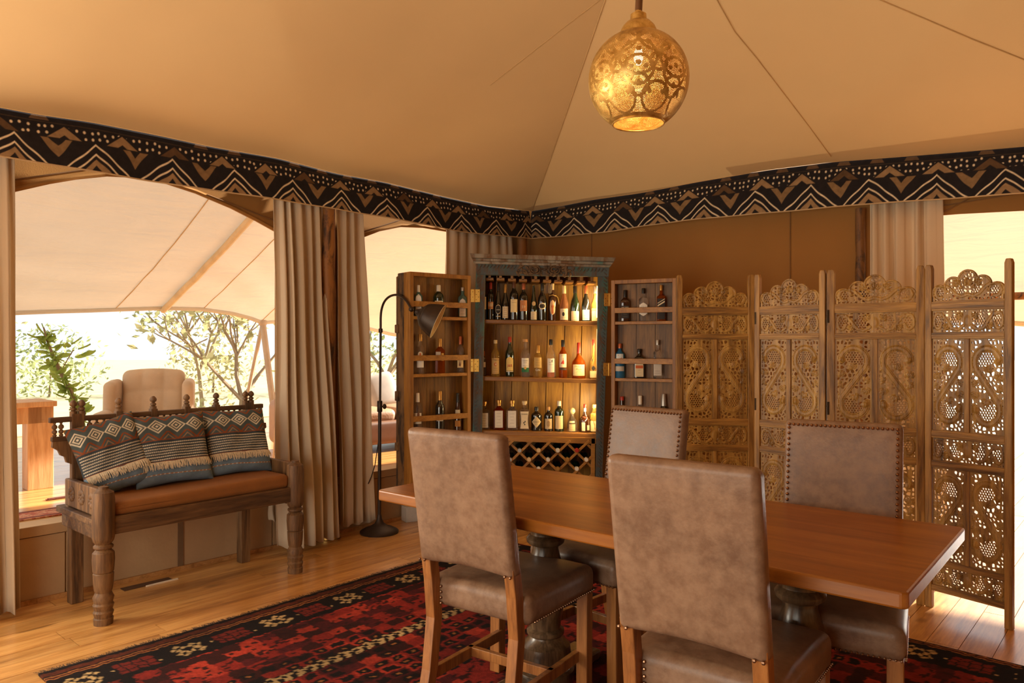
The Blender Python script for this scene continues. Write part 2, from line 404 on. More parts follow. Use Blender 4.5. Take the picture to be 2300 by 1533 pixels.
# ------------------------------------------------------------------ printed valances
topL = [(-80, 222), (0, 238), (85, 254), (210, 272), (365, 303), (480, 328), (630, 354), (760, 388), (870, 408), (1000, 440), (1100, 462), (1192, 473)]
botL = [(-80, 336), (26, 355), (150, 374), (300, 398), (440, 420), (615, 446), (760, 468), (900, 493), (1000, 512), (1060, 522), (1192, 535)]
topR = [(1192, 473), (1260, 461), (1330, 447), (1437, 432), (1560, 408), (1725, 380), (1870, 362), (2012, 351), (2150, 340), (2300, 327), (2400, 318), (2640, 296)]
botR = [(1192, 535), (1240, 532), (1350, 521), (1440, 507), (1550, 493), (1700, 478), (1825, 468), (1950, 457), (2100, 446), (2300, 432), (2400, 424), (2640, 404)]
VO = .14
M_val = paintmat('valance_print', .9, .3, 260, .3)
def seg_d(x, y, ax, ay, bx, by):
    px, py, dx, dy = x-ax, y-ay, bx-ax, by-ay; t = np.clip((px*dx+py*dy)/(dx*dx+dy*dy), 0, 1)
    return np.hypot(px-dx*t, py-dy*t)
def chevron(x, y, cx, y0, y1, hw, th):                  # filled ^ band: apex (cx,y1), feet (cx+-hw,y0)
    ax = np.abs(x-cx); yy = y1-(y1-y0)*ax/hw
    return np.minimum(np.minimum(yy-y, y-(yy-th))*.8, np.minimum(hw*1.02-ax, y-y0+.0))
def valance_paint(s, v, H, ph):                          # s metres along, v 0..1 from the lower hem, H height in metres
    y = v*H; dark = np.array(S(38, 34, 36)); tan = np.array(S(156, 126, 92)); wht = np.array(S(236, 216, 184)); dim = np.array(S(98, 74, 52))
    c = np.tile(dark, (len(s), 1)); aa = .004
    def put(d, col):
        a = np.clip(d/aa+.5, 0, 1)[:, None]; c[:] = c*(1-a)+col*a
    wob = .006*np.sin(s*23+1)+.004*np.sin(s*57)
    Pz = .39; x = (s+ph+wob) % Pz-Pz/2; k = np.floor((s+ph+wob)/Pz)
    
    for h0 in (H*.53, H*.335):                            # pairs of thin pale zigzag lines
        put(.0040-np.abs(h0-.88*np.abs(x)-y)*.75, wht)
    xs = (s+ph+wob+Pz/2) % Pz-Pz/2                        # tan V between the peaks
    d = np.minimum(np.minimum(y-(H*.17+1.35*np.abs(xs)), H*.545-y), H*.40+1.1*np.abs(xs)-y); put(d, np.array(S(138, 110, 78)))
    d = np.minimum(H*.235-y-np.abs(x)*.9, np.maximum(y+np.abs(x)*1.2-.030, -1)); put(d, tan)
    Pc = .285; xc = (s*1.0+ph*.6) % Pc-Pc/2; kc = np.floor((s+ph*.6)/Pc).astype(int)   # upper row of ^ motifs
    tp = H*.815-.80*np.abs(xc); d = np.minimum(np.minimum(tp-y, y-(tp-.045)), y-H*.565)
    put(d, np.where((kc % 3 == 0)[:, None], dim, tan))
    rng = np.random.RandomState(4); g = .036             # dots
    i, j = np.floor(s/g).astype(int), np.floor(y/g).astype(int)
    h1 = np.sin(i*127.1+j*311.7)*43758.5; h2 = np.sin(i*269.5+j*183.3)*43758.5; h1 -= np.floor(h1); h2 -= np.floor(h2)
    dd = .0062-np.hypot((s-(i+.3+.4*h1)*g), (y-(j+.3+.4*h2)*g)*.8)
    ok = (y > H*.59) & (y < H*.85) & (y > tp+.012)
    put(np.where(ok, dd, -1), wht)
    h = np.sin(np.floor(s/.21)*91.7)*4375.5; h -= np.floor(h); xt = (s % .21)-.105
    put(np.where((y > H*.905) & (h > .45), np.minimum(.045-np.abs(xt)-(y-H*.9)*.6, H*.985-y), -1), dim*1.2)
    put(.0022-np.abs(y-H*.865), np.array(S(70, 58, 46)))
    return c
def valance(name, wallf, x0, x1, top, bot, off, ph, label, n=1300, nv=96):
    px = np.linspace(x0, x1, n+1); V = np.zeros((nv+1, n+1, 3)); sl = np.zeros(n+1); ww = .012
    P0 = np.array([wallf(p, off) for p in px]); d = P0[:, 1]
    sl[1:] = np.cumsum(np.hypot(*np.diff(P0, axis=0).T))
    # spread the samples evenly along the cloth
    t = np.linspace(0, sl[-1], n+1); px = np.interp(t, sl, px); P0 = np.array([wallf(p, off) for p in px]); sl = t; d = P0[:, 1]
    zt = CH-(np.interp(px, *zip(*top))-HY)/F*d; zb = CH-(np.interp(px, *zip(*bot))-HY)/F*d
    k = np.ones(41)/41; pad = lambda a: np.convolve(np.pad(a, 20, mode='reflect', reflect_type='odd'), k, 'valid')
    zt, zb = pad(zt), pad(zb)
    nrm = NI if wallf is LW else RN
    wv = ww*np.sin(sl*5.2+ph)+.006*np.sin(sl*13)
    for j in range(nv+1):
        v = j/nv; o = wv*(1-v)+.03*v*v*-1
        V[j, :, 0] = P0[:, 0]+nrm.x*o; V[j, :, 1] = P0[:, 1]+nrm.y*o; V[j, :, 2] = zb*(1-v)+zt*v
    H = float(np.mean(zt-zb))
    o = fast_grid(name, V.reshape(-1, 3), n, nv, M_val, None, tuple(V[0, n//2]))
    painted(o, valance_paint(np.tile(sl, nv+1), np.repeat(np.arange(nv+1)/nv, n+1), H, ph))
    tag(o, label, 'valance', 'mud-cloth valances under the roof')
    lo = [tuple(V[0, i]-np.array([0, 0, .003])) for i in range(0, n+1, 10)]
    MB().tube(lo, .0045, 5).build('hem', plain('hem_pale', S(196, 168, 130), .9), None).parent = o
    hm = [c for c in o.children][0]; hm.location = tuple(-q for q in o.location)
    return V, sl, zt
VL = valance('valance', LW, -80, 1194, topL, botL, VO, .0, 'black and tan mud-cloth valance above the arched openings')
VR = valance('valance', RW, 1190, 2620, topR, botR, VO, .13, 'black and tan mud-cloth valance above the bar cabinet and screen')

# ------------------------------------------------------------------ tent ceiling
def ridge(m): return .25*m+.018*m*m
aL = np.array([LA(*LW(p, VO)) for p in np.linspace(-80, 1194, 60)]); zL = np.interp(np.linspace(0, 1, 60), np.linspace(0, 1, len(VL[2])), VL[2])
_s = VL[1]; _aL = LA(*LW(-80, VO))+_s
_sr = VR[1]; _aR = (RW(1190, VO)-K0).dot(RD)+_sr
MT = Matrix(((NI.x, NI.y), (RN.x, RN.y))).inverted()
def plan(b, c):
    q = MT @ Vector((b+W0.dot(NI), c+K0.dot(RN))); return q
def ceil_z(b, c):
    x = plan(b, c); b2, c2 = b-.11, c-.11
    zl = np.interp(LA(*x), _aL, VL[2]); zr = np.interp((x-K0).dot(RD), _aR, VR[2])
    m = min(b2, c2, 2.9); w = .5+.5*math.tanh((c2-b2)/.35)          # w=1 on the left plane
    ze = zl*w+zr*(1-w); fade = math.exp(-max(m, 0)/.9)
    base = lerp(2.615, ze, fade)
    # soft cushioning of the stretched cloth
    bow = .035*math.sin(min(1, max(0, abs(b2-c2)/2.2))*PI)*min(1, m/1.0)
    return base+ridge(max(m, 0))+bow
NB, NCc, st = 118, 140, .055
V = np.zeros((NCc+1, NB+1, 3)); 
for j in range(NCc+1):
    for i in range(NB+1):
        b, c = .115+i*st, .115+j*st; x = plan(b, c); V[j, i] = (x.x, x.y, ceil_z(b, c))
tri = []
for j in range(NCc):
    for i in range(NB):
        k = j*(NB+1)+i; tri += [(k, k+1, k+NB+2), (k, k+NB+2, k+NB+1)]
ceiling = fast_mesh('ceiling', V.reshape(-1, 3), tri, M_ceil); ceiling.data.set_sharp_from_angle(angle=math.radians(14))
tag(ceiling, 'cream canvas tent ceiling rising from the printed valances', kind='structure')
def ceil_hit(px, py):
    lo, hi = 1.0, 9.0
    f = lambda d: P(px, py, d).z-ceil_z(LB(P(px, py, d).x, d), RC(P(px, py, d).x, d))
    d = 1.5
    while d < 9 and f(d) < 0: d += .05
    lo, hi = d-.05, d
    for _ in range(20):
        mid = (lo+hi)/2
        if f(mid) < 0: lo = mid
        else: hi = mid
    q = P(px, py, lo); q.z -= .003; return q
def seam(pts, r, mat, n=8):
    out = []
    for i in range(len(pts)-1):
        for k in range(n): out.append(ceil_hit(lerp(pts[i][0], pts[i+1][0], k/n), lerp(pts[i][1], pts[i+1][1], k/n)))
    out.append(ceil_hit(*pts[-1])); MB().tube(out, r, 6).build('seam', mat, ceiling)
hip = [Vector((*plan(b, b), ceil_z(b, b)-.002)) for b in np.linspace(.08, 3.0, 40)]
MB().tube(hip, .0035, 6).build('seam', M_seam, ceiling)
seam([(1585, -50), (1612, 2), (1650, 70), (1700, 130), (1750, 195), (1815, 280), (1866, 350)], .0035, M_seam)
seam([(1870, -50), (1985, 2), (2080, 42), (2180, 85), (2298, 132), (2400, 176), (2560, 246)], .0035, M_seam)
seam([(1400, -40), (1340, 4), (1260, 65), (1100, 190)], .0012, M_seam)

# ------------------------------------------------------------------ curtains and posts
def curtain(name, t0, t1, b0, b1, nrm, n, amp, label, seed=1, nz=26, group=None, nu=150, mat=None):
    rnd = np.random.RandomState(seed); t0, t1, b0, b1 = map(Vector, (t0, t1, b0, b1)); nr = Vector((*nrm, 0))
    ph = rnd.rand(4)*6; fr = np.cumsum(.6+.8*rnd.rand(n+1)); fr = (fr-fr[0])/(fr[-1]-fr[0])*n
    amps = .55+.75*rnd.rand(n+2)
    V = np.zeros((nz+1, nu+1, 3))
    for j in range(nz+1):
        v = j/nz
        for i in range(nu+1):
            u = i/nu; uu = u+.012*math.sin(6*u+3*v+ph[0])*(4*u*(1-u)); k = np.interp(uu, np.linspace(0, 1, n+1), fr)
            a = amp*amps[int(min(max(k, 0), n))]*(.45+.65*v)
            wv = math.sin(2*PI*k+ph[1]+.5*math.sin(2.2*v+ph[2])); wv = math.copysign(abs(wv)**.75, wv)
            p = (t0.lerp(t1, u)).lerp(b0.lerp(b1, u), v)+nr*(a*wv+.01*math.sin(9*v+ph[3]+4*u)+.30*a*math.sin(4*PI*k+ph[3]+1.3*math.sin(3*v))*(.4+.6*v))
            if j == nz: p.z += .012*math.sin(2*PI*k+1)
            V[j, i] = p
    base = (b0+b1)/2
    o = fast_grid(name, V.reshape(-1, 3), nu, nz, mat or M_curtain, None, tuple(base))
    md = o.modifiers.new('thick', 'SOLIDIFY'); md.thickness = .004; md.offset = 0
    return tag(o, label, 'curtain', group)
def L3(px, b, z): return (*LW(px, b), z)
def R3(px, c, z): return (*RW(px, c), z)
curtain('curtain', L3(-70, .06, 2.42), L3(30, .06, 2.42), L3(-75, .12, .02), L3(46, .12, .02), NI, 3, .035, 'pale linen curtain hanging beside the console table', 2)
curtain('curtain', L3(616, .055, 2.42), L3(724, .055, 2.42), L3(628, .20, .055), L3(762, .215, .055), NI, 6, .046, 'wide gathered linen curtain between bench and timber pole', 4)
curtain('curtain', L3(750, .055, 2.42), L3(812, .055, 2.42), L3(764, .11, .08), L3(834, .11, .08), NI, 3, .040, 'narrow gathered linen curtain between timber pole and floor lamp', 6)
curtain('curtain', L3(603, .05, .5), L3(655, .05, .5), L3(605, .06, .20), L3(655, .06, .20), NI, 3, .015, 'short tail of linen curtain hanging behind the bench end', 8)
curtain('curtain', L3(1000, .06, 2.42), L3(1150, .06, 2.42), L3(1000, .10, .45), L3(1152, .10, .45), NI, 7, .032, 'linen curtain gathered in the corner behind the bar cabinet', 9)
curtain('curtain', R3(1953, .06, 2.42), R3(2117, .06, 2.42), R3(1952, .09, .02), R3(2128, .09, .02), RN, 5, .042, 'linen curtain hanging behind the folding screen', 12)
def pole(px, wallf, off, r, z1, label, seed):
    p = wallf(px, off); rnd = random.Random(seed)
    pts = [(p.x+rnd.uniform(-.006, .006), p.y, z1*i/14) for i in range(15)]
    o = MB().tube(pts, [r*rnd.uniform(.92, 1.06) for _ in pts], 12).build('timber_pole', M_pole, None, loc=(p.x, p.y, 0))
    tag(o, label, 'pole'); return o, p
o, p = pole(737, LW, .080, .052, 2.36, 'rough timber tent pole between two linen curtains', 2)
MB().lathe([(0, .085), (.012, .085), (.014, .07), (.03, .068)], (0, 0, 0), 16).build('foot_ring', plain('ring_brass', S(170, 130, 70), .35, .8), o)
o, p = pole(1932, RW, .045, .032, 2.3, 'slim timber pole beside the linen curtain on the right canvas wall', 3)
o, p = pole(1172, LW, .085, .05, 2.3, 'dark timber corner pole behind the bar cabinet', 5)
# ------------------------------------------------------------------ materials of the furniture
M_table = wood('table_wood', S(116, 62, 16), S(148, 86, 26), S(170, 108, 38), 'x', .45, .30, .05, coat=.0)
M_ped = wood('pedestal_wood', S(46, 31, 20), S(86, 63, 42), S(130, 101, 72), 'z', 1, .28, .1, coat=.4)
def leather(name):
    m, nt, bs, out = _new(name); v = _coords(nt, (1, 1, 1)); f = _noise(nt, v, 5, 5, .6, .6); g = _noise(nt, v, 26, 5, .65)
    c = _ramp(nt, f, [(.28, S(106, 77, 59)), (.5, S(125, 93, 71)), (.72, S(146, 112, 87))])
    c = _mix(nt, .30, c, _ramp(nt, g, [(.35, S(96, 70, 50)), (.65, S(168, 138, 110))]))
    nt.links.new(c, bs.inputs['Base Color'])
    r = nt.nodes.new('ShaderNodeMapRange'); r.inputs['To Min'].default_value = .28; r.inputs['To Max'].default_value = .55; nt.links.new(g, r.inputs['Value'])
    nt.links.new(r.outputs[0], bs.inputs['Roughness']); bs.inputs['Specular IOR Level'].default_value = .4
    _bump(nt, bs, _noise(nt, v, 110, 4), .18, .003); return m
M_leather = leather('suede_leather')
M_chairleg = wood('chair_wood', S(104, 60, 26), S(152, 94, 44), S(184, 122, 62), 'z', .9, .4, .08, coat=.2)
M_nail = plain('nail_bronze', S(150, 112, 84), .28, .9, .05)
M_bench = wood('bench_wood', S(50, 30, 14), S(98, 66, 36), S(150, 110, 68), 'z', .9, .62, .35)
M_benchx = wood('bench_wood_long', S(46, 28, 13), S(88, 58, 32), S(132, 96, 58), 'x', .8, .62, .35)

# ------------------------------------------------------------------ rug
RA0, RA1, RB0, RB1 = -.10, 2.66, .97, 4.25
def rug_paint(a, b):                                      # a along the wall, b away from it (metres from the rug corner)
    n = len(a); La, Lb = RA1-RA0, RB1-RB0
    hsh = lambda i, j: (lambda q: q-np.floor(q))(np.sin(i*127.1+j*311.7)*43758.5453)
    blk, drk, red, brt, orn, wht, wine = [np.array(S(*c)) for c in ((24, 13, 11), (54, 18, 13), (134, 36, 26), (168, 54, 36), (170, 106, 54), (190, 158, 108), (80, 22, 22))]
    c = np.tile(red, (n, 1)); a0_, b0_ = a, b
    a = a+.004*np.sin(b*61+3*np.sin(a*17))+.003*np.sin(b*143); b = b+.004*np.sin(a*53+2*np.sin(b*19))+.0025*np.sin(a*131)
    def put(m, col): c[m] = col
    e = np.minimum(b, Lb-b); ea = np.minimum(a, La-a)     # distance to the long edges / the ends
    # field of small woven blocks
    i, j = np.floor(a/.085), np.floor(b/.062); h = hsh(i, j)
    put(h < .22, drk); put((h > .22) & (h < .40), wine); put(h > .82, brt)
    fa, fb = (a/.085) % 1, (b/.062) % 1
    lattice = (np.floor(b/.62) % 2 == 1)
    put(lattice & (fa > .18) & (fa < .86) & (fb > .2) & (fb < .85) & (hsh(i*3, j*7) < .72), blk)
    put(lattice & (fa > .4) & (fa < .62) & (fb > .42) & (fb < .64) & (hsh(i*3, j*7) < .3), orn*.8)
    tw = np.floor(a/.02)*.02; put((~lattice) & (hsh(np.floor(a/.021), np.floor(b/.016)) < .16), drk)
    # pale S-chain lines
    for b0 in (.77, 2.3):
        w = b-b0; s = (a % .058)/.058
        m = (np.abs(w-.014*np.sign(np.sin(2*PI*a/.058))-.010*(s-.5)) < .0075) | ((np.abs(w) < .026) & (np.abs(s-.5) < .12)) | ((np.abs(np.abs(w)-.026) < .006) & (s < .45))
        put(np.abs(w) < .034, blk); put(m & (np.abs(w) < .034), wht)
    # border band with motif stars and garnet tiles on black
    def border(dist, along):
        m = dist < .30; put(m, blk*.9)
        s = along % .42; k = np.floor(along/.42)
        u, v = s-.10, dist-.20
        star = np.zeros(n, bool)
        for du in (-.034, .034):
            for dv in (-.030, .030):
                x, y = np.abs(u-du), np.abs(v-dv); q = (x+y < .036) & ~((x < .010) & (y < .010)) & ~((np.abs(x-y) < .005) & (x > .008))
                star |= q
        put(m & star, wht)
        tile = (np.abs(s-.30) < .075) & (np.abs(v) < .055) & ((s*24) % 1 > .14) & ((v*22+.5) % 1 > .16)
        put(m & tile, np.array(S(112, 34, 24))); put(m & (np.abs(np.abs(s-.205)-.0) < .006) & (np.abs(v) < .006), wht)
        put(m & (np.abs(s-.395) < .006) & (np.abs(v-.03) < .006), wht)
        put(dist < .115, blk); put((dist > .025) & (dist < .062), np.array(S(84, 36, 18)))
        put(np.abs(dist-.076) < .0035, orn); put(np.abs(dist-.098) < .0035, orn); put((dist > .080) & (dist < .094), np.array(S(70, 26, 16)))
    border(ea+.06, b); border(e, a)
    nz = (.80+.40*hsh(np.floor(a0_/.006), np.floor(b0_/.012)))*(.86+.22*np.sin(a0_*7+np.sin(b0_*5))*np.sin(b0_*9+1))
    return c*nz[:, None]
na, nb = 430, 500
A, B = np.meshgrid(np.linspace(0, RA1-RA0, na+1), np.linspace(0, RB1-RB0, nb+1)); A, B = A.ravel(), B.ravel()
wv = .014*np.sin(B*2.1)+.008*np.sin(B*5+1)
X = W0.x+U.x*(A+RA0+wv*(A > 1))+NI.x*(B+RB0+.012*np.sin(A*2.4)); Y = W0.y+U.y*(A+RA0+wv*(A > 1))+NI.y*(B+RB0+.012*np.sin(A*2.4))
Z = .0085+.0015*np.sin(A*9)*np.sin(B*7)
ctr = lxy((RA0+RA1)/2, (RB0+RB1)/2)
rug = fast_grid('rug', np.stack([X, Y, Z], 1), na, nb, paintmat('rug_weave', .95, .5, 300, .35), None, (ctr.x, ctr.y, 0))
painted(rug, rug_paint(A, B)); md = rug.modifiers.new('thick', 'SOLIDIFY'); md.thickness = .008; md.offset = -1 
rug.data.flip_normals() if rug.data.polygons[0].normal.z < 0 else None
tag(rug, 'dark red kilim rug with black lattice and pale motif border under the dining table', 'rug')
fr = MB(); rnd = random.Random(5)
for i in range(1500):
    a = RA0+(RA1-RA0)*i/1500+rnd.uniform(-.002, .002); ln = rnd.uniform(.008, .042); p = lxy(a, RB0+.012*math.sin((a-RA0)*2.4)+.002); q = lxy(a+rnd.uniform(-.018, .018), RB0+.012*math.sin((a-RA0)*2.4)-ln)
    s = U*.0011
    fr.add([(p.x-s.x, p.y-s.y, .009), (p.x+s.x, p.y+s.y, .009), (q.x+s.x*.5, q.y+s.y*.5, .004), (q.x-s.x*.5, q.y-s.y*.5, .003)], [(0, 1, 2, 3)])
fo = fr.build('fringe', plain('rug_fringe', S(52, 34, 20), .95), None, False); fo.parent = rug; fo.location = (-ctr.x, -ctr.y, 0); fo['kind'] = 'stuff'

# ------------------------------------------------------------------ dining table
TN, TFR, TL = Vector((.934, 1.738)), Vector((1.461, 2.363)), Vector((-.5485, 2.977))
TC = (TL+TFR)/2; te = (TN-TL).normalized(); TLn, TWd = (TN-TL).length, .82
table = empty('dining_table', (TC.x, TC.y, 0), math.atan2(te.y, te.x), 'long polished wooden dining table on two turned dark pedestals', 'table')
hl, hw = TLn/2, TWd/2
prof = [(-hl+.012, -hw), (hl-.012, -hw), (hl, -hw+.012), (hl, hw-.012), (hl-.012, hw), (-hl+.012, hw), (-hl, hw-.012), (-hl, -hw+.012)]
MB().prism(prof, .718, .760).build('table_top', M_table, table, False, .006)
ped = [(.02, .115), (.06, .115), (.065, .10), (.075, .095), (.11, .105), (.155, .098), (.18, .07), (.19, .066), (.20, .075), (.212, .075), (.222, .060), (.26, .064), (.33, .080), (.40, .086), (.45, .076), (.50, .060), (.535, .052), (.548, .053), (.553, .066), (.562, .075), (.575, .077), (.585, .070), (.592, .060), (.61, .060), (.622, .068), (.634, .068), (.64, .062)]
for s in (-.42, .58):
    pb = MB().lathe(ped, (s, 0, 0), 32).build('pedestal', M_ped, table)
    MB().bx(s-.085, s+.085, -.085, .085, .638, .70).build('top_block', M_ped, pb, False, .006)
    MB().bx(s-.06, s+.06, -.34, .34, .694, .72).build('cleat', M_ped, pb, False, .004)
    MB().bx(s-.07, s+.07, -.30, .30, .010, .055).build('foot_beam', M_ped, pb, False, .01)

# ------------------------------------------------------------------ dining chairs
def sweep_leg(m, pts, w, dp):                              # rectangular section leg through local points (x,y,z)
    vs = []; fs = []
    for (x, y, z) in pts:
        vs += [(x-w/2, y-dp/2, z), (x+w/2, y-dp/2, z), (x+w/2, y+dp/2, z), (x-w/2, y+dp/2, z)]
    for i in range(len(pts)-1):
        for k in range(4): fs.append((i*4+k, i*4+(k+1) % 4, (i+1)*4+(k+1) % 4, (i+1)*4+k))
    fs += [(3, 2, 1, 0), tuple(range(len(vs)-4, len(vs)))]; m.add(vs, fs); return m
BZ0, BZ1, BWD = .565, 1.05, .405                           # back cushion: bottom, top, width
def back_y(z): return -.235-.105*max(0, (z-.40))/.65*1.0   # rear line leaning back
def nail_ball(m, p, r=.0062): m.ball(p, r, 7, 4)
def make_chair(name, mid, fwd, label):
    f = Vector(fwd).normalized(); c = Vector(mid)-f*(back_y(BZ1)); rz = math.atan2(f.y, f.x)-PI/2
    root = empty(name, (c.x, c.y, 0.0085), rz, label, 'chair', None)
    h0 = -.001
    def lean(q):
        z = q.z+(BZ0+BZ1)/2; sag = -.006*math.cos(q.x/BWD*PI)*(1 if q.z < 0 else .4)*abs(q.z)/.25
        pin = 1-.035*max(0, -(q.z)/.25)*0
        return Vector((q.x*pin, q.y+back_y(z), z+sag*0+(-.012*math.cos(q.x/BWD*PI) if q.z < -.2 else 0)*-1))
    MB().rbox((0, 0, 0), (BWD, .062, BZ1-BZ0), .022, 3, 8, lean).build('backrest', M_leather, root, angle=60)
    def crown(q):
        z = q.z+.445; k = max(0, 1-(q.x/.24)**2)*max(0, 1-(q.y/.24)**2)
        tp = 1-.045*(.23-q.y)/.46
        return Vector((q.x*tp, q.y, z+(.018*k if q.z > 0 else 0)))
    MB().rbox((0, 0, 0), (.465, .46, .105), .032, 3, 8, crown).build('seat', M_leather, root, angle=60)
    for s in (-1, 1):
        x = s*.180
        sweep_leg(MB(), [(x, -.305, h0), (x, -.262, .18), (x, -.238, .36), (x, back_y(.50), .50), (x, back_y(.60), .60)], .040, .046).build('leg', M_chairleg, root, False, .003)
        sweep_leg(MB(), [(s*.202, .190, h0), (s*.202, .195, .40)], .046, .046).build('leg', M_chairleg, root, False, .003)
        MB().bx(x-.011, x+.011, -.262, .18, .135, .175).build('stretcher', M_chairleg, root, False, .002)
    MB().bx(-.19, .19, -.03, -.008, .14, .175).build('stretcher', M_chairleg, root, False, .002)
    nm = MB()
    for k in range(24):                                    # nail trim round the inner face of the back
        x = lerp(-.5, .5, k/23)*(BWD-.035); z = BZ1-.017; nail_ball(nm, (x, back_y(z)+.0315, z))
    for k in range(22):
        z = lerp(BZ0+.02, BZ1-.03, k/21)
        for s in (-1, 1): nail_ball(nm, (s*(BWD/2-.017), back_y(z)+.0315, z))
    for k in range(30):                                    # lower edge of the seat
        y = lerp(-.19, .215, k/29)
        for s in (-1, 1): nail_ball(nm, (s*(.2325*(1-.045*(.23-y)/.46)-.001), y, .404), .004)
        nail_ball(nm, (lerp(-.22, .22, k/29), .229, .404), .004)
    for s in (-1, 1):                                      # where the cover meets the rear legs
        for k in range(4): nail_ball(nm, (s*.153, -.2325, .408+k*.020), .0055)
        for dx in (-.014, .008): nail_ball(nm, (s*.184+dx, back_y(BZ0+.012)-.032, BZ0+.010), .0055)
    o = nm.build('nail_trim', M_nail, root); o['kind'] = 'stuff'
    return root
make_chair('dining_chair', (-.19, 2.475), (.561, .826), 'leather dining chair at the table end nearest the floor lamp, its smooth back turned')
make_chair('dining_chair', (.423, 1.843), (.593, .805), 'leather dining chair with smooth turned back, in front of the table middle')
make_chair('dining_chair', (.633, 3.385), (-.706, -.709), 'studded leather dining chair standing in front of the bar cabinet')
make_chair('dining_chair', (1.247, 2.77), (-.504, -.863), 'studded leather dining chair standing in front of the folding screen')

# ------------------------------------------------------------------ carved bench
bd = Vector((.655, .756)).normalized(); bl = Vector((-1.973, 3.547))
bench = empty('carved_bench', (bl.x, bl.y, 0), math.atan2(bd.y, bd.x), 'dark carved wooden bench with turned legs and spindle back', 'bench')
BLn = 1.055
leg = [(0, .042), (.03, .044), (.035, .039), (.06, .046), (.07, .040), (.095, .047), (.105, .041), (.13, .047), (.145, .040), (.155, .036), (.165, .040), (.20, .044), (.245, .046), (.25, .041), (.255, .046), (.31, .050), (.345, .048), (.36, .034), (.37, .044), (.378, .044), (.386, .034), (.40, .045), (.42, .050)]
leg += [(.60, .050), (.635, .046), (.645, .030), (.652, .022), (.662, .022)]
for x in (0, BLn):
    MB().lathe(leg, (x, 0, 0), 18).build('leg', M_bench, bench)
for x in (.02, .965): MB().bx(x-.03, x+.03, .40, .46, 0, .50).build('leg', M_bench, bench, False, .004)
MB().bx(.03, BLn-.03, -.022, .022, .425, .512).build('front_rail', M_benchx, bench, False, .006)
MB().bx(-.02, BLn+.02, .42, .46, .425, .512).build('back_rail', M_benchx, bench, False, .006)
for x in (0, BLn):
    MB().bx(x-.022, x+.022, .03, .50, .40, .462).build('side_rail', M_benchx, bench, False, .004)
    s = -1 if x == 0 else 1
    MB().bx(x-.03+s*.012, x+.012+s*.012, -.0, .52, .472, .505).build('side_batten', M_benchx, bench, False, .004)
    ap = MB().bx(x-.017, x+.017, .03, .47, .51, .648).build('arm_panel', M_bench, bench, False, .006)
    for k in range(3):                                     # carved rosettes on the outer face
        m = MB(); yc = .10+.135*k; zc = .580
        for q in range(9):
            a = 2*PI*q/9; m.M = Matrix.Translation((x+s*.018, yc, zc)) @ Matrix.Rotation(a, 4, 'X')
            m.ball((0, .026, 0), .016, 7, 4, (1, 1, 1)); 
        m.M = None; m.ball((x+s*.02, yc, zc), .010, 8, 5)
        m.v = [(x+(p[0]-x)*.0+s*.017+max(-.002, min(.008, (p[0]-(x+s*.018))*s*.5))*s, p[1], p[2]) for p in m.v]
        m.build('rosette', M_bench, ap)
MB().rbox((BLn/2, .205, .545), (BLn-.085, .43, .075), .026, 3, 8, lambda q: Vector((q.x, q.y, q.z+.006*math.sin(q.x*5)*(q.z > 0)))).build('seat_cushion', plain('cushion_rust', S(134, 82, 32), .8, var=.1, bump=.15, bscale=180), bench, angle=60)
BY = .435
for x in (.03, 1.0): MB().bx(x-.03, x+.03, BY-.018, BY+.018, .50, .985).build('back_post', M_bench, bench, False, .003)
MB().bx(-.10, 1.095, BY-.016, BY+.016, .945, .972).build('top_rail', M_benchx, bench, False, .004)
MB().bx(-.09, 1.085, BY-.015, BY+.015, .848, .872).build('lower_rail', M_benchx, bench, False, .003)
MB().bx(.05, .98, BY-.010, BY+.010, .53, .85).build('back_board', M_benchx, bench, False)
for s, x in ((-1, .0), (1, 1.03)):                          # scrolled end brackets under the rail
    m = MB(); pl = [(0, .85), (.085, .85), (.088, .82), (.06, .80), (.05, .775), (.03, .765), (.022, .735), (0, .725)]
    m.prism([(x+s*a, z) for a, z in pl], BY-.012, BY+.012, lambda a, z, h: (a, h, z)); m.build('bracket', M_bench, bench, False)
spn = MB().lathe([(0, .008), (.008, .012), (.014, .006), (.022, .013), (.030, .013), (.036, .006), (.046, .014), (.056, .013), (.064, .005), (.074, .009)], (0, 0, 0), 8).mesh('spindle', M_bench)
xs = [-.075, -.045] + [.09+.0355*i for i in range(25)] + [1.045, 1.075]
for x in xs: inst('spindle', spn, bench, (x, BY, .872))
fin = MB().lathe([(0, .018), (.03, .018), (.032, .010), (.038, .016), (.046, .016), (.052, .008), (.060, .017), (.070, .019), (.080, .014), (.088, .006)], (0, 0, 0), 12).mesh('finial', M_bench)
for x in (.012, .052, .235, .42, .61, .79, .98, 1.018): inst('finial', fin, bench, (x, BY, .968))
for x in (.235, .42, .61, .79): MB().bx(x-.018, x+.018, BY-.02, BY+.02, .86, .985).build('rail_block', M_bench, bench, False, .003)

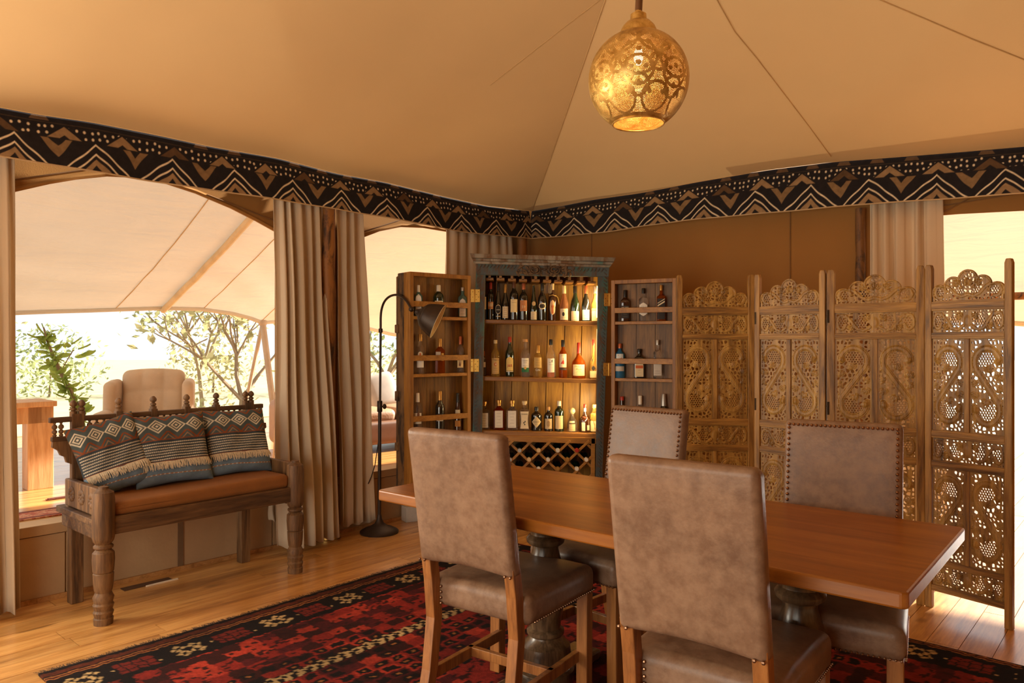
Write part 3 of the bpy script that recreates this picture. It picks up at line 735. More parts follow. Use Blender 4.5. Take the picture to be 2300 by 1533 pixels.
# ------------------------------------------------------------------ patterned cushions on the bench
M_pil = paintmat('cushion_print', .9, .5, 320, .22)
def pillow_paint(u, v, ph):
    n = len(u); slate, blue, wht, rust, tan, drk = [np.array(S(*c)) for c in ((76, 86, 86), (108, 126, 140), (220, 208, 184), (140, 72, 36), (150, 120, 92), (58, 66, 72))]
    c = np.tile(blue, (n, 1)); aa = .006
    def put(d, col):
        a = np.clip(d/aa+.5, 0, 1)[:, None]; c[:] = c*(1-a)+col*a
    put(v-.30, drk); put(v-.60, slate)
    p = .25; x = (u+ph) % p-p/2; y = v-.80                  # diamonds
    q = np.abs(x)/.125+np.abs(y)/.105
    put(np.where((v > .60) & (v < .72), .010-np.abs((v-.60)-(.125-np.abs(((u+ph+p/2) % p)-p/2)*.95))*.72, -1), rust)
    put(np.where((v > .60) & (v < .68), .007-np.abs((v-.60)-(.072-np.abs(((u+ph+p/2) % p)-p/2)*.95))*.72, -1), tan)
    put(np.where(v > .88, .012-np.abs((1.0-v)-(.115-np.abs(((u+ph+p/2) % p)-p/2)*.95))*.72, -1), rust)
    put(np.where(v > .92, .010-np.abs((1.0-v)-(.05-np.abs(((u+ph+p/2) % p)-p/2)*.95))*.72, -1), np.array(S(150, 100, 40)))
    put((1.0-q)*.09, wht); put((.80-q)*.09, slate*.8); put((.60-q)*.09, wht); put((.40-q)*.09, slate*.8); put((.18-q)*.09, wht)
    for k in range(7):                                      # rows of stitches
        r = .335+.037*k; s = (u*1.0+.011*(k % 2)) % .026-.013
        put(np.where(np.abs(u-.5) < .48, np.minimum(.0095-np.abs(s+(v-r)*(.5 if k % 2 else -.5)), .0068-np.abs(v-r)), -1), wht)
    for r in (.605, .308): put(.0055-np.abs(v-r), rust)
    put(np.where((u*18) % 1 > .35, .006-np.abs(v-.13-.01*np.sin(u*6)), .003-np.abs(v-.13-.01*np.sin(u*6))), np.array(S(170, 110, 50)))
    put(np.where(((u*18+.1) % 1 < .3), .004-np.abs(v-.13-.01*np.sin(u*6)), -1), wht)
    return c
def pillow(M, w, h, label, ph, seed):
    n = 130; root = empty('cushion', M.to_translation(), 0, label, 'cushion', None)
    root.rotation_euler = M.to_euler(); WM[root] = M
    u, v = np.meshgrid(np.linspace(0, 1, n+1), np.linspace(0, 1, n+1)); u, v = u.ravel(), v.ravel()
    x, z = (u-.5)*2, (v-.5)*2
    k = (np.clip(1-x**4, 0, 1)*np.clip(1-z**4, 0, 1))**.55
    pin = 1-.075*(1-np.abs(z)**1.5)*np.abs(x)**6*1.0; piz = 1-.075*(1-np.abs(x)**1.5)*np.abs(z)**6
    rs = np.random.RandomState(seed); wr = .004*np.sin(x*5+z*3+rs.rand()*6)+.003*np.sin(x*9-z*7+rs.rand()*6)
    Y = -(.065*k+wr*k)
    V = np.stack([x*w/2*pin, Y, (z*piz+1)*h/2], 1)
    o = fast_grid('cover', V, n, n, M_pil, root); painted(o, pillow_paint(u, v, ph))
    V2 = V.copy(); V2[:, 1] = .055*k+.0
    m2 = 40; idx = (np.linspace(0, n, m2+1).round().astype(int)); g = (idx[:, None]*(n+1)+idx[None, :]).ravel()
    b = fast_grid('back_cover', V2[g], m2, m2, plain('cushion_back', S(112, 128, 140), .9, bump=.2), root); b.data.flip_normals()
    fm = MB(); rnd = random.Random(seed)                    # fringe below the stitched band
    for i in range(150):
        uu = .03+.94*i/150+rnd.uniform(-.003, .003); xx = (uu-.5)*2; ln = rnd.uniform(.035, .05)*h/.40
        def pt(vv, off):
            zz = (vv-.5)*2; kk = (max(0, 1-xx**4)*max(0, 1-zz**4))**.55
            return Vector((xx*w/2*(1-.075*(1-abs(zz)**1.5)*abs(xx)**6), -(.065*kk)-off, (zz+1)*h/2))
        a = pt(.305, .004); e = pt(.305, .012)+Vector((rnd.uniform(-.008, .008), -.004+rnd.uniform(-.004, .002), -ln)); mid = a.lerp(e, .5)+Vector((0, -.006, 0)); s = Vector((.0016, 0, 0))
        fm.add([a-s, a+s, mid+s, mid-s, e+s*.6, e-s*.6], [(0, 1, 2, 3), (3, 2, 4, 5)])
    f = fm.build('fringe', plain('fringe_cream', S(206, 190, 162), .95), root, False); f['kind'] = 'stuff'
    return root
BM = WM[bench]
def pil_M(x, y, z, yaw, tilt, roll): return BM @ Matrix.Translation((x, y, z)) @ Matrix.Rotation(yaw, 4, 'Z') @ Matrix.Rotation(tilt, 4, 'X') @ Matrix.Rotation(roll, 4, 'Y')
pillow(pil_M(.195, .25, .580, -.15, -.34, -.25), .34, .40, 'embroidered slate cushion leaning to one side by the rosette arm of the bench', .02, 1)
pillow(pil_M(.455, .225, .580, -.10, -.34, -.03), .41, .40, 'embroidered slate cushion upright in the middle of the bench', .06, 2)
pillow(pil_M(.842, .235, .582, -.04, -.36, .02), .40, .40, 'embroidered slate cushion at the curtain end of the bench', .10, 3)
# ------------------------------------------------------------------ bar cabinet
CD = 5.35
def C(px, py, dd=0.0):
    q = P(px, py, CD); q.y += dd; return q
M_cabpaint = worn('cabinet_paint', S(74, 86, 88), S(84, 58, 36), 16, (.46, .6), .7, .4, S(58, 104, 92))
M_cabin = wood('cabinet_inner', S(100, 66, 14), S(150, 104, 28), S(190, 142, 50), 'z', .7, .45, .2, var=.1)
M_shelf = wood('shelf_wood', S(104, 62, 24), S(144, 94, 40), S(174, 122, 60), 'x', .8, .45, .15)
M_doorw = wood('door_teak', S(108, 64, 20), S(148, 96, 36), S(178, 122, 52), 'z', .9, .45, .1)
M_doorx = wood('door_teak_cross', S(118, 72, 20), S(158, 104, 36), S(186, 130, 52), 'x', .9, .45, .1)
M_doorb = wood('door_back', S(66, 40, 10), S(108, 70, 20), S(150, 102, 38), 'z', .8, .5, .15, var=.12)
M_old = worn('old_door', S(122, 86, 48), S(52, 34, 18), 9, (.45, .6), .8, .6)
M_brass = plain('hinge_brass', S(190, 146, 70), .35, .9, .08)
cbase = P(1206, 772, CD+.16); cab = empty('bar_cabinet', (cbase.x, cbase.y, 0), 0, 'tall old blue-painted bar cabinet with open bottle doors and lit shelves', 'cabinet')
YB = 1188
lx = lambda py: 1069-(py-598)*.021; lxi = lambda py: 1090.5-(py-598)*.022     # left post outer / inner edge
rx = lambda py: 1368-(py-600)*.030; rxi = lambda py: 1343-(py-605)*.012
rxi = lambda py: 1344-(py-628)*.012 if py < 985 else 1339.7-(py-985)*.012
DEP = .36
def slab(p, dd0, dd1):                                      # quad of picture points on the cabinet front -> box in depth
    m = MB(); a = [C(x, y, dd0) for x, y in p]; b = [C(x, y, dd1) for x, y in p]
    return m.hexa(a+b)
def quadf(x0a, x0b, x1b, x1a, ya, yb): return [(x0a, ya), (x1a, ya), (x1b, yb), (x0b, yb)]
slab([(lx(YB), YB), (lxi(YB), YB), (lxi(600), 600), (lx(600), 600)], 0, .055).build('post', M_cabpaint, cab, False, .004, world=True)
slab([(rxi(YB), YB), (rx(YB), YB), (rx(600), 600), (rxi(600), 600)], 0, .055).build('post', M_cabpaint, cab, False, .004, world=True)
slab([(1070, 616.5), (1367, 621), (1369, 600), (1069, 589)], -.004, .05).build('header', M_cabpaint, cab, False, .003, world=True)
# cornice of three stepped boards
for (x0, x1, y0, y1, o) in ((1064, 1374, 592, 586, -.012), (1060, 1378, 586, 580, -.028), (1056, 1382, 580, 570.5, -.05)):
    slab([(x0+3, y0), (x1-5, y0+9), (x1, y1+9), (x0, y1)], o, DEP+.02).build('cornice_board', worn('cornice_paint', S(150, 138, 120), S(104, 72, 42), 12, (.46, .6), .7, .4, S(84, 122, 112)), cab, False, .004, world=True)
# carcass
slab([(lx(YB), YB), (lx(YB)+6, YB), (lx(600)+6, 600), (lx(600), 600)], .05, DEP).build('side_panel', M_cabin, cab, False, world=True)
slab([(rx(YB)-10, YB), (rx(YB)-2, YB), (rx(600)-2, 600), (rx(600)-10, 600)], .05, DEP).build('side_panel', M_cabin, cab, False, world=True)
slab([(1072, 606), (1364, 612), (1364, 604), (1072, 598)], .0, DEP).build('top_board', M_cabin, cab, False, world=True)
nb = 7
for i in range(nb):
    a0, a1 = i/nb+.003, (i+1)/nb-.003; z = random.Random(i).uniform(0, .004)
    X0 = lambda f, py: lerp(lx(py)+4, rx(py)-6, f)
    slab([(X0(a0, YB), YB), (X0(a1, YB), YB), (X0(a1, 600), 600), (X0(a0, 600), 600)], DEP-.02-z, DEP-z).build('back_plank', M_cabin, cab, False, .002, world=True)
SH = [((1082, 716.5), (1352, 721.5), 8.5), ((1080, 845.5), (1352, 852.5), 9.5), ((1078, 968), (1352, 976), 10)]
def shelf_z(i, X):                                           # height of shelf i at world X (cabinet leans a little)
    (x0, y0), (x1, y1), t = SH[i]; a, b = C(x0, y0), C(x1, y1); return lerp(a.z, b.z, (X-a.x)/(b.x-a.x))
for i, ((x0, y0), (x1, y1), t) in enumerate(SH):
    slab([(x0, y0+t), (x1, y1+t), (x1, y1), (x0, y0)], .045, DEP-.02).build('shelf', M_shelf, cab, False, .004, world=True)
# rope carving on the frame, leaf carving on the header
rp = MB()
def bead(p, ang, l=.028, r=.0078):
    rp.M = Matrix.Translation(p) @ Matrix.Rotation(ang, 4, 'Y') @ Matrix.Diagonal((.62, .8, 1, 1)); rp.ball((0, 0, 0), r, 6, 4, (1, 1, l/r/1.6)); rp.M = None
for k in range(66):
    y = 606+k*8.4; bead(C(lx(y)+7, y, -.003), .75); bead(C(rx(y)-8, y, -.003), -.75)
for k in range(11): bead(C(1080+k*7.6, 597+k*.3, -.006), .6)
for k in range(9): bead(C(1288+k*8, 604.5+k*.3, -.006), .6)
rp.build('rope_carving', M_cabpaint, cab, world=True)['kind'] = 'stuff'
lf = MB(); rnd = random.Random(3)
for k in range(90):
    x = rnd.uniform(1162, 1284); y = rnd.uniform(594, 616)+(x-1164)*.035; lf.M = Matrix.Translation(C(x, y, -.006)) @ Matrix.Rotation(rnd.uniform(0, 3), 4, 'Y')
    lf.ball((0, 0, 0), .0095, 6, 4, (1, .8, rnd.uniform(1.0, 2.6))); lf.M = None
for s in (-1, 1):
    for r0 in (12, 7):
        pts = [C(1223+s*(22+r0*math.cos(t)), 606+r0*.8*math.sin(t), -.016) for t in np.linspace(0, 5, 14)]; lf.tube(pts, .0045, 6)
lf.build('leaf_carving', worn('carving_brown', S(112, 84, 54), S(60, 42, 26), 30, (.45, .6), .7, .3), cab, world=True)['kind'] = 'stuff'
# T rails for hanging glasses
for x, y in ((1099, 624), (1124, 624.5), (1150, 626), (1175, 627), (1204, 627.5), (1230, 628.5), (1255.5, 629), (1281, 630), (1307.5, 631), (1332, 632)):
    m = slab([(x-9, y+3), (x+9, y+3), (x+9, y-2.5), (x-9, y-2.5)], .06, DEP-.03); q = slab([(x-3, y), (x+3, y), (x+3, 604), (x-3, 604)], .06, DEP-.03); m.add(q.v, q.f)
    m.build('glass_rail', M_shelf, cab, False, .002, world=True)
# hinges
def hinge(px, py, s, w=11, h=29):
    a = C(px, py, -.006); m = MB()
    for k in (-1, 1): m.box(a+Vector((k*.021*s, -.001 if k == s else -.004, 0)), (.036, .005, h/F*CD))
    m.tube([a+Vector((0, -.003, -h/F*CD/2)), a+Vector((0, -.003, h/F*CD/2))], .0055, 8)
    hg = m.build('hinge', M_brass, cab, True, .001, world=True)
    sm = MB().ball((0, 0, 0), .003, 6, 3).mesh('screw', plain('screw_dark', S(80, 56, 24), .4, .8))
    for k in (-1, 1):
        for j in range(4): inst('screw', sm, hg, WM[cab].inverted() @ (a+Vector((k*.021+(.008 if j % 2 else -.008), -.0075, (j-1.5)*.019))))
for px, py in ((1066, 664), (1064, 820), (1368.5, 673), (1367, 829)): hinge(px, py, 1 if px < 1200 else -1)
# wine rack: lattice of diagonal slats
rk = MB(); 
q = slab([(1082, 990), (1344, 998), (1344, 984), (1082, 978)], .03, .05); rk.add(q.v, q.f)
for (x0, x1, xb0, xb1) in ((1082, 1090, 1078, 1086), (1329, 1338, 1327, 1336)):
    q = slab([(xb0, 1180), (xb1, 1180), (x1, 985), (x0, 985)], .03, .05); rk.add(q.v, q.f)
rack = rk.build('wine_rack', M_doorx, cab, False, .002, world=True)
cellx, celly = 43.1, 41.6; ox, oy = 1167.1, 1017.5
def slat(p, q, dd):
    m = MB(); a, b = C(*p, dd), C(*q, dd); m.beam(a, b, .018, .016, (0, 1, 0)); o = m.build('slat', M_doorx, None, False, .002); o.parent = rack; o.data.transform(WM[cab].inverted())
x_lo, x_hi, y_lo, y_hi = 1088, 1331, 990, 1150
def clip_line(c, sg):                                        # y = oy + sg*(x-ox-c)*celly/cellx
    pts = []
    for x in np.linspace(x_lo, x_hi, 300):
        y = oy+sg*(x-ox-c)*celly/cellx
        if y_lo <= y <= y_hi: pts.append((x, y))
    return (pts[0], pts[-1]) if len(pts) > 8 else None
for k in range(-7, 9):
    for sg, dd in ((1, .052), (-1, .036)):
        l = clip_line(k*cellx, sg)
        if l: slat(*l, dd)
RACKN = []
for j in range(-1, 3):
    for i in range(-3, 6):
        x, y = ox+i*cellx+(cellx/2 if j % 2 else 0), oy+j*celly/2-5.5
        if 1094 < x < 1326 and 998 < y < 1062: RACKN.append((x, y))

# doors: shallow bottle shelves, opened outwards
def door(h, e, z0, z1, bars, shelves, dep, side):
    h, e = Vector(h), Vector(e); w = (e-h).length; ux = (e-h)/w; nf = Vector((ux.y, -ux.x))
    if nf.y > 0: nf = -nf                                     # towards the room
    M = Matrix(((ux.x, -nf.x, 0, h.x), (ux.y, -nf.y, 0, h.y), (0, 0, 1, 0), (0, 0, 0, 1)))   # local y points to the back board
    def B(x0, x1, y0, y1, za, zb):
        m = MB(); m.M = M; m.bx(x0, x1, y0, y1, za, zb)
        if M.determinant() < 0: m.f = [tuple(reversed(f)) for f in m.f]
        return m
    t = .028
    d = MB()
    for q in (B(0, t, 0, dep, z0, z1), B(w-t, w, 0, dep, z0, z1), B(t, w-t, 0, dep, z1-t, z1), B(t, w-t, 0, dep, z0, z0+t)): d.add(q.v, q.f)
    o = d.build('door', M_doorw, cab, False, .002, world=True); Mi = WM[cab].inverted()
    def sub(name, m, mat, bev=0):
        b = m.build(name, mat, None, False, bev); b.parent = o; b.data.transform(Mi); return b
    for z in shelves: sub('door_shelf', B(t, w-t, .004, dep-.012, z-.022, z), M_doorx, .002)
    for z in bars: sub('bottle_bar', B(t-.002, w-t+.002, .0, .014, z-.019, z+.019), M_doorx, .002)
    for k in range(3):
        x0, x1 = lerp(t, w-t, k/3)+.0015, lerp(t, w-t, (k+1)/3)-.0015; sub('back_plank', B(x0, x1, dep-.012, dep, z0, z1), M_doorb)
    sub('old_panel', B(-.005, w+.004, dep+.0, dep+.085, z0-.01, z1), M_old, .006)
    for zz in ((z0+.3, z0+.36), (z1-.42, z1-.36), (.95, 1.02)): sub('batten', B(.0, w+.020, dep+.06, dep+.10, *zz), M_old, .006)
    for k in range(3): sub('carved_stile', B(.02+k*(w-.06)/2, .07+k*(w-.06)/2, dep+.08, dep+.10, z0, z1-.02), M_old, .01)
    return M, w
HL, EL = C(1058, 772, -.012), P(921, 772, 5.03); HR, ER = C(1372, 772, -.012), P(1519, 772, 5.14)
DM_L, wL = door(HL.xy, EL.xy, .30, 1.846, (1.627, 1.252, .832), (1.542, 1.142, .722), .085, -1)
DM_R, wR = door(HR.xy, ER.xy, .30, 1.812, (1.592, 1.226, .80), (1.512, 1.103, .690), .085, 1)
# light strip behind the right post, and its light
st_m = emit('led_strip', (1, .62, .22), 9)
for (ya, yb) in ((640, 712), (738, 840), (866, 962)):
    a, b = C(1345, ya, .085), C(1344, yb, .085)
    MB().beam(a, b, .008, .008, (1, 0, 0)).build('light_strip', st_m, cab, False, world=True)
    c = C(1340, (ya+yb)/2, .075); light('cabinet_light', 'AREA', tuple(c), 2.8, (1, .72, .32), target=tuple(c+Vector((-.6, .42, -.02))), size=.02, sizey=(yb-ya)/F*CD)

# ------------------------------------------------------------------ bottles
PROF = {
 'bordeaux': [(0, .93), (.015, 1), (.60, 1), (.66, .95), (.71, .72), (.75, .48), (.79, .38), (1, .36)],
 'burgundy': [(0, .93), (.015, 1), (.40, 1), (.48, .96), (.58, .76), (.68, .52), (.77, .39), (1, .34)],
 'hock': [(0, .93), (.015, 1), (.34, 1), (.48, .86), (.64, .58), (.78, .40), (1, .33)],
 'spirit': [(0, .93), (.015, 1), (.60, 1), (.65, .95), (.70, .70), (.74, .46), (.78, .39), (1, .37)],
 'square': [(0, .95), (.015, 1), (.64, 1), (.68, .93), (.72, .55), (.76, .34), (1, .31)],
 'squat': [(0, .95), (.02, 1), (.40, 1), (.47, .92), (.54, .66), (.60, .40), (.70, .28), (1, .22)],
 'balloon': [(0, .85), (.03, .95), (.20, 1), (.34, 1), (.44, .82), (.52, .48), (.60, .27), (1, .22)],
 'apoth': [(0, .95), (.02, 1), (.62, 1), (.70, .92), (.76, .55), (.79, .33), (1, .33)],
 'jug': [(0, 1), (.02, 1.02), (.30, .98), (.46, .82), (.56, .50), (.63, .36), (1, .32)],
 'tanq': [(0, .92), (.02, .96), (.58, 1), (.66, 1), (.72, .84), (.77, .50), (.80, .36), (1, .34)],
 'cream': [(0, .9), (.02, .94), (.30, 1), (.55, 1), (.64, .86), (.72, .52), (.80, .34), (1, .32)]}
G_dark = plain('glass_black', S(22, 20, 16), .08, 0, .05, spec=.7, coat=.6); G_green = plain('glass_green', S(18, 34, 20), .08, 0, .05, spec=.7, coat=.6)
G_brown = plain('glass_brown', S(52, 24, 8), .08, 0, .05, spec=.7, coat=.6)
G_clear = glass('glass_clear', (.97, .96, .93), .97, .01); G_amber = glass('glass_amber', S(176, 84, 22), .75); G_red = glass('glass_cognac', S(150, 52, 16), .7)
G_rose = glass('glass_rose', S(222, 158, 110), .8); G_straw = glass('glass_straw', S(220, 180, 96), .8); G_blue = glass('glass_blue', S(70, 140, 190), .6); G_teal = glass('glass_teal', S(120, 190, 200), .75); G_aqua = glass('glass_aqua', S(150, 196, 190), .8)
CAPC = {'red': S(166, 44, 28), 'gold': S(190, 140, 70), 'black': S(26, 22, 20), 'white': S(222, 210, 190), 'cream': S(216, 186, 136), 'cork': S(196, 146, 92), 'silver': S(186, 180, 170), 'brown': S(92, 52, 28), 'copper': S(182, 104, 70), 'green': S(30, 60, 40)}
def capmat(c): return plain('cap_'+c, CAPC[c], .35 if c not in ('cork',) else .9, .6 if c in ('gold', 'silver', 'copper') else 0, .08)
def labmat(c): return plain('paper_%d_%d_%d' % c, S(*c), .7, 0, .05, 40)
INKL = plain('ink_faded', S(128, 108, 84), .7); INK = plain('ink_black', S(34, 28, 24), .7); INKR = plain('ink_red', S(170, 40, 24), .7); INKO = plain('ink_orange', S(196, 104, 48), .7); INKG = plain('ink_green', S(30, 96, 58), .7); INKW = plain('ink_white', S(226, 216, 196), .7)
def text_pts(s):
    cu = bpy.data.curves.new('t', 'FONT'); cu.body = s; cu.align_x = 'CENTER'; cu.resolution_u = 2
    o = bpy.data.objects.new('t', cu); COL.objects.link(o); dg = bpy.context.evaluated_depsgraph_get(); me = bpy.data.meshes.new_from_object(o.evaluated_get(dg))
    vs = [v.co.copy() for v in me.vertices]; fs = [tuple(p.vertices) for p in me.polygons]
    bpy.data.objects.remove(o); bpy.data.curves.remove(cu); bpy.data.meshes.remove(me); return vs, fs
def bottle(pos, top_z, R, kind, gm, cap, caplen, labels, label, group, name='bottle', sq=0, texts=(), yaw=None, extra=None, ysc=1.0, stop=None):
    pos = Vector(pos); H = top_z-pos.z; rz = math.atan2(pos.x, pos.y)*-1 if yaw is None else yaw
    root = empty(name, pos, rz, label, 'bottle', group); pf = PROF[kind]; zz = [p[0] for p in pf]; rr = [p[1] for p in pf]
    rad = lambda t: float(np.interp(t, zz, rr))*R
    ts = sorted(set([0, .015]+list(np.linspace(.03, 1-caplen*.4, 22))))
    q = lambda a, r: r if not sq else r/((abs(math.cos(a))**sq+abs(math.sin(a))**sq)**(1/sq))
    prof = [(t*H, rad(t)) for t in ts]
    n = 24; m = MB(); vs = []; fs = []
    for z, r in prof:
        nk = max(0, min(1, (r/R-.5)/.4)) if sq else 0
        for k in range(n):
            a = 2*PI*k/n; rr2 = lerp(r, q(a, r), nk); vs.append((rr2*math.cos(a), rr2*math.sin(a)*lerp(1, ysc, nk if sq else max(0, min(1, (r/R-.5)/.4))), z))
    for i in range(len(prof)-1):
        for k in range(n): k2 = (k+1) % n; fs.append((i*n+k, i*n+k2, (i+1)*n+k2, (i+1)*n+k))
    fs += [tuple(reversed(range(n))), tuple(range((len(prof)-1)*n, len(prof)*n))]
    m.add(vs, fs); m.build('glass_body', gm, root, angle=50)
    if cap:
        cr = rad(1)*1.12+.0008; z0 = H*(1-caplen)
        cp = MB().lathe([(z0, max(cr, rad(1-caplen)*1.03+.0008)), (H-.004, cr), (H, cr*.86)], (0, 0, 0), 16)
        if stop == 'ball': cp = MB().lathe([(z0, cr), (H-.045, cr)], (0, 0, 0), 14).ball((0, 0, H-.024), .024, 14, 10)
        if stop == 'wide': cp = MB().lathe([(z0, cr), (H-.022, cr), (H-.021, cr*1.35), (H-.002, cr*1.35), (H, cr*1.2)], (0, 0, 0), 16)
        cp.build('stopper', capmat(cap), root)
    def surf(x, t, off=.0012):                                # x metres round the front, t height fraction
        r = rad(t)+off; a = -PI/2+x/max(r, .004)
        if sq:
            aa = -PI/2+math.atan2(x, r*ysc if ysc != 1 else r); k = 1/((abs(math.cos(aa))**sq+abs(math.sin(aa))**sq)**(1/sq)); k2 = lerp(1, k, max(0, min(1, (rad(t)/R-.5)/.4)))
            return (r*k2*math.cos(aa), r*k2*math.sin(aa)*ysc-(off if ysc != 1 else 0), t*H)
        return (r*math.cos(a), r*math.sin(a)*ysc-(off if ysc != 1 else 0), t*H)
    for lb in labels:
        t0, t1, hw, colr = lb[:4]; shp = lb[4] if len(lb) > 4 else 'rect'; x0 = lb[5] if len(lb) > 5 else 0
        fw = {'rect': lambda v: 1, 'oval': lambda v: max(.02, math.sqrt(max(0, 1-(2*v-1)**2))), 'diamond': lambda v: max(.02, 1-abs(2*v-1)), 'arch': lambda v: 1 if v < .72 else math.sqrt(max(.01, 1-((v-.72)/.28)**2)), 'taper': lambda v: .72+.28*v, 'flare': lambda v: 1.0-.25*math.sin(v*PI)}[shp]
        nv = 2 if shp == 'rect' else 10
        lm = MB().grid(lambda u, v: surf(x0+(2*u-1)*hw*R*fw(v), lerp(t0, t1, v), .0012 if len(lb) < 7 else lb[6]), 8, nv)
        lm.build('paper_label', labmat(colr) if isinstance(colr, tuple) else colr, root)
    for s, t, size, mat in texts:
        if (s,) not in TXT: TXT[(s,)] = text_pts(s)
        tv, tf = TXT[(s,)]
        if s[0] in '~': continue
        tm = MB().add([surf(v.x*size, t+v.y*size/H, .0021) for v in tv], tf); tm.build('lettering', mat, root, False)
    if extra: extra(root, H, rad, surf)
    return root
TXT = {}
def lines(t0, t1, n, hw, R_, mat=None):                       # rows of small print suggested on a label
    def ex(root, H, rad, surf):
        m = MB()
        for i in range(n):
            t = lerp(t0, t1, i/max(1, n-1)); w = hw*R_*(.5+.5*abs(math.sin(i*2.7+1)))
            m.grid(lambda u, v: surf((2*u-1)*w, t+(v-.5)*.006, .0019), 4, 1)
        m.build('small_print', mat or INKL, root, False)
    return ex
def blob(shape, mat):                                          # flat emblem given as (x/R, t) polygon
    def ex(root, H, rad, surf):
        Rr = max(rad(.2), .01); m = MB().add([surf(x*Rr, t, .0021) for x, t in shape], [tuple(range(len(shape)))]); m.build('emblem', mat, root, False)
    return ex
def ringpoly(cx, ct, rx_, rt, n=14): return [(cx+rx_*math.cos(2*PI*k/n), ct+rt*math.sin(2*PI*k/n)) for k in range(n)]
def multi(*fs):
    def ex(*a):
        for f in fs: f(*a)
    return ex
CR = (222, 202, 166); WH = (226, 216, 200); TN = (198, 158, 104)
BD = 5.50
def row(i, px, top, w, kind, gm, cap, cl, labels, label, **k):
    p = P(px, 772, BD); z = shelf_z(i, p.x); p = Vector((p.x, BD, z)); R = w/2/F*BD
    ex = k.pop('ex', None); ls = k.pop('ls', None)
    if ls: ex = multi(lines(ls[0], ls[1], ls[2], ls[3], R), ex) if ex else lines(ls[0], ls[1], ls[2], ls[3], R)
    return bottle(p, zat(top, BD), R, kind, gm, cap, cl, labels, label, None, extra=ex, **k)
gT = 'bottles on the top cabinet shelf'
row(0, 1087, 640, 15, 'bordeaux', G_dark, 'black', .2, [(.30, .66, .75, CR)], 'dark bottle with tall cream label, half behind the left cabinet post')
row(0, 1102, 634, 15.5, 'bordeaux', G_dark, 'red', .18, [(.29, .48, .85, (196, 134, 84)), (.36, .44, .8, CR)], 'dark bottle with bright red cap on the top shelf', ls=(.33, .46, 3, .6))
row(0, 1119, 636, 15.5, 'hock', G_dark, 'black', .2, [(.16, .42, .92, CR, 'oval'), (.175, .405, .80, (40, 32, 26), 'oval', 0, .0018), (.09, .11, .7, CR)], 'dark bottle with oval black-and-cream label on the top shelf', texts=[('esse', .265, .017, INKW)])
row(0, 1135, 638, 16, 'burgundy', G_dark, 'gold', .24, [(.06, .38, .9, CR)], 'dark bottle with gold foil and low cream label on the top shelf', ls=(.1, .33, 5, .6))
row(0, 1154.5, 628.5, 19.5, 'bordeaux', G_dark, 'brown', .2, [(.20, .52, .9, (226, 200, 146))], 'tallest dark wine bottle with large cream label and brown capsule', ls=(.44, .5, 2, .6))
row(0, 1176, 636, 19.5, 'bordeaux', G_dark, 'copper', .17, [(.25, .54, .9, (188, 120, 70))], 'dark bottle with a square rust-brown label', texts=[('59', .33, .028, labmat(CR))], ls=(.29, .5, 2, .7))
row(0, 1199, 641, 17, 'hock', G_green, None, 0, [(.03, .26, .9, CR), (.42, .55, .52, (206, 172, 118), 'oval')], 'slender green bottle with round gold medallion over a low label', ls=(.08, .22, 4, .6))
row(0, 1218, 635.5, 20, 'cream', G_dark, 'black', .2, [(.30, .48, .88, CR, 'oval'), (.33, .45, .66, (52, 40, 30), 'oval', 0, .0018)], 'black cream-liqueur bottle with arched pale emblem', texts=[('BAILEYS', .44, .0115, INKW)])
def tassel(root, H, rad, surf):
    m = MB(); R_ = rad(.66)+.003; m.tube([(R_*math.cos(a), R_*math.sin(a), .68*H+.003*math.sin(3*a)) for a in np.linspace(0, 2*PI, 20)], .002, 6); m.tube([(R_*.9, -R_*.4, .68*H), (R_*1.5, -R_*.55, .62*H), (R_*1.75, -R_*.6, .5*H), (R_*1.8, -R_*.6, .44*H)], .0022, 6)
    m.build('gold_cord', plain('cord_gold', S(204, 160, 84), .6), root)
row(0, 1241, 636.5, 18.5, 'cream', G_brown, 'cream', .17, [(.16, .56, .72, (220, 176, 128), 'oval')], 'brown liqueur bottle with gold cap and dangling gold cord', ex=multi(tassel, blob([(-.25, .2), (.25, .2), (.18, .33), (.42, .42), (.12, .40), (0, .46), (-.12, .40), (-.42, .42), (-.18, .33)], INKO)))
row(0, 1267, 641.5, 21, 'burgundy', G_rose, 'cream', .22, [(.04, .35, .92, CR)], 'rosé wine bottle with cream capsule and black-printed label', ls=(.1, .3, 3, .7), ex=blob(ringpoly(-.15, .2, .28, .06), INK))
row(0, 1291.5, 642, 21.5, 'burgundy', G_green, 'black', .2, [(.02, .29, .92, CR)], 'dark green sloping-shouldered wine bottle with black capsule and wide cream label', ls=(.06, .18, 3, .5))
row(0, 1316, 641.5, 19.5, 'burgundy', G_dark, 'copper', .22, [(.04, .33, .92, WH)], 'dark sloping-shouldered wine bottle with rose-gold capsule', ls=(.09, .27, 3, .7))
row(0, 1337, 643, 19.5, 'burgundy', G_straw, 'silver', .2, [(.03, .36, .92, (226, 206, 160)), (.30, .38, .92, (214, 180, 110), 'rect', 0, .0016)], 'straw-coloured wine bottle, half behind the right cabinet post', ls=(.07, .15, 3, .7))
row(1, 1086, 788, 13, 'spirit', G_brown, 'copper', .2, [(.35, .72, .8, WH)], 'small bottle with white label, half behind the left cabinet post on the middle shelf')
row(1, 1113, 763, 20, 'spirit', G_straw, 'cream', .1, [(.07, .50, .92, (206, 164, 100))], 'pale bottle with tan paper label and orange disc', texts=[("Tito's", .43, .021, INK)], ex=multi(blob(ringpoly(.0, .33, .34, .05), INKO), blob(ringpoly(.08, .33, .17, .03), labmat(CR))), ls=(.11, .22, 3, .8))
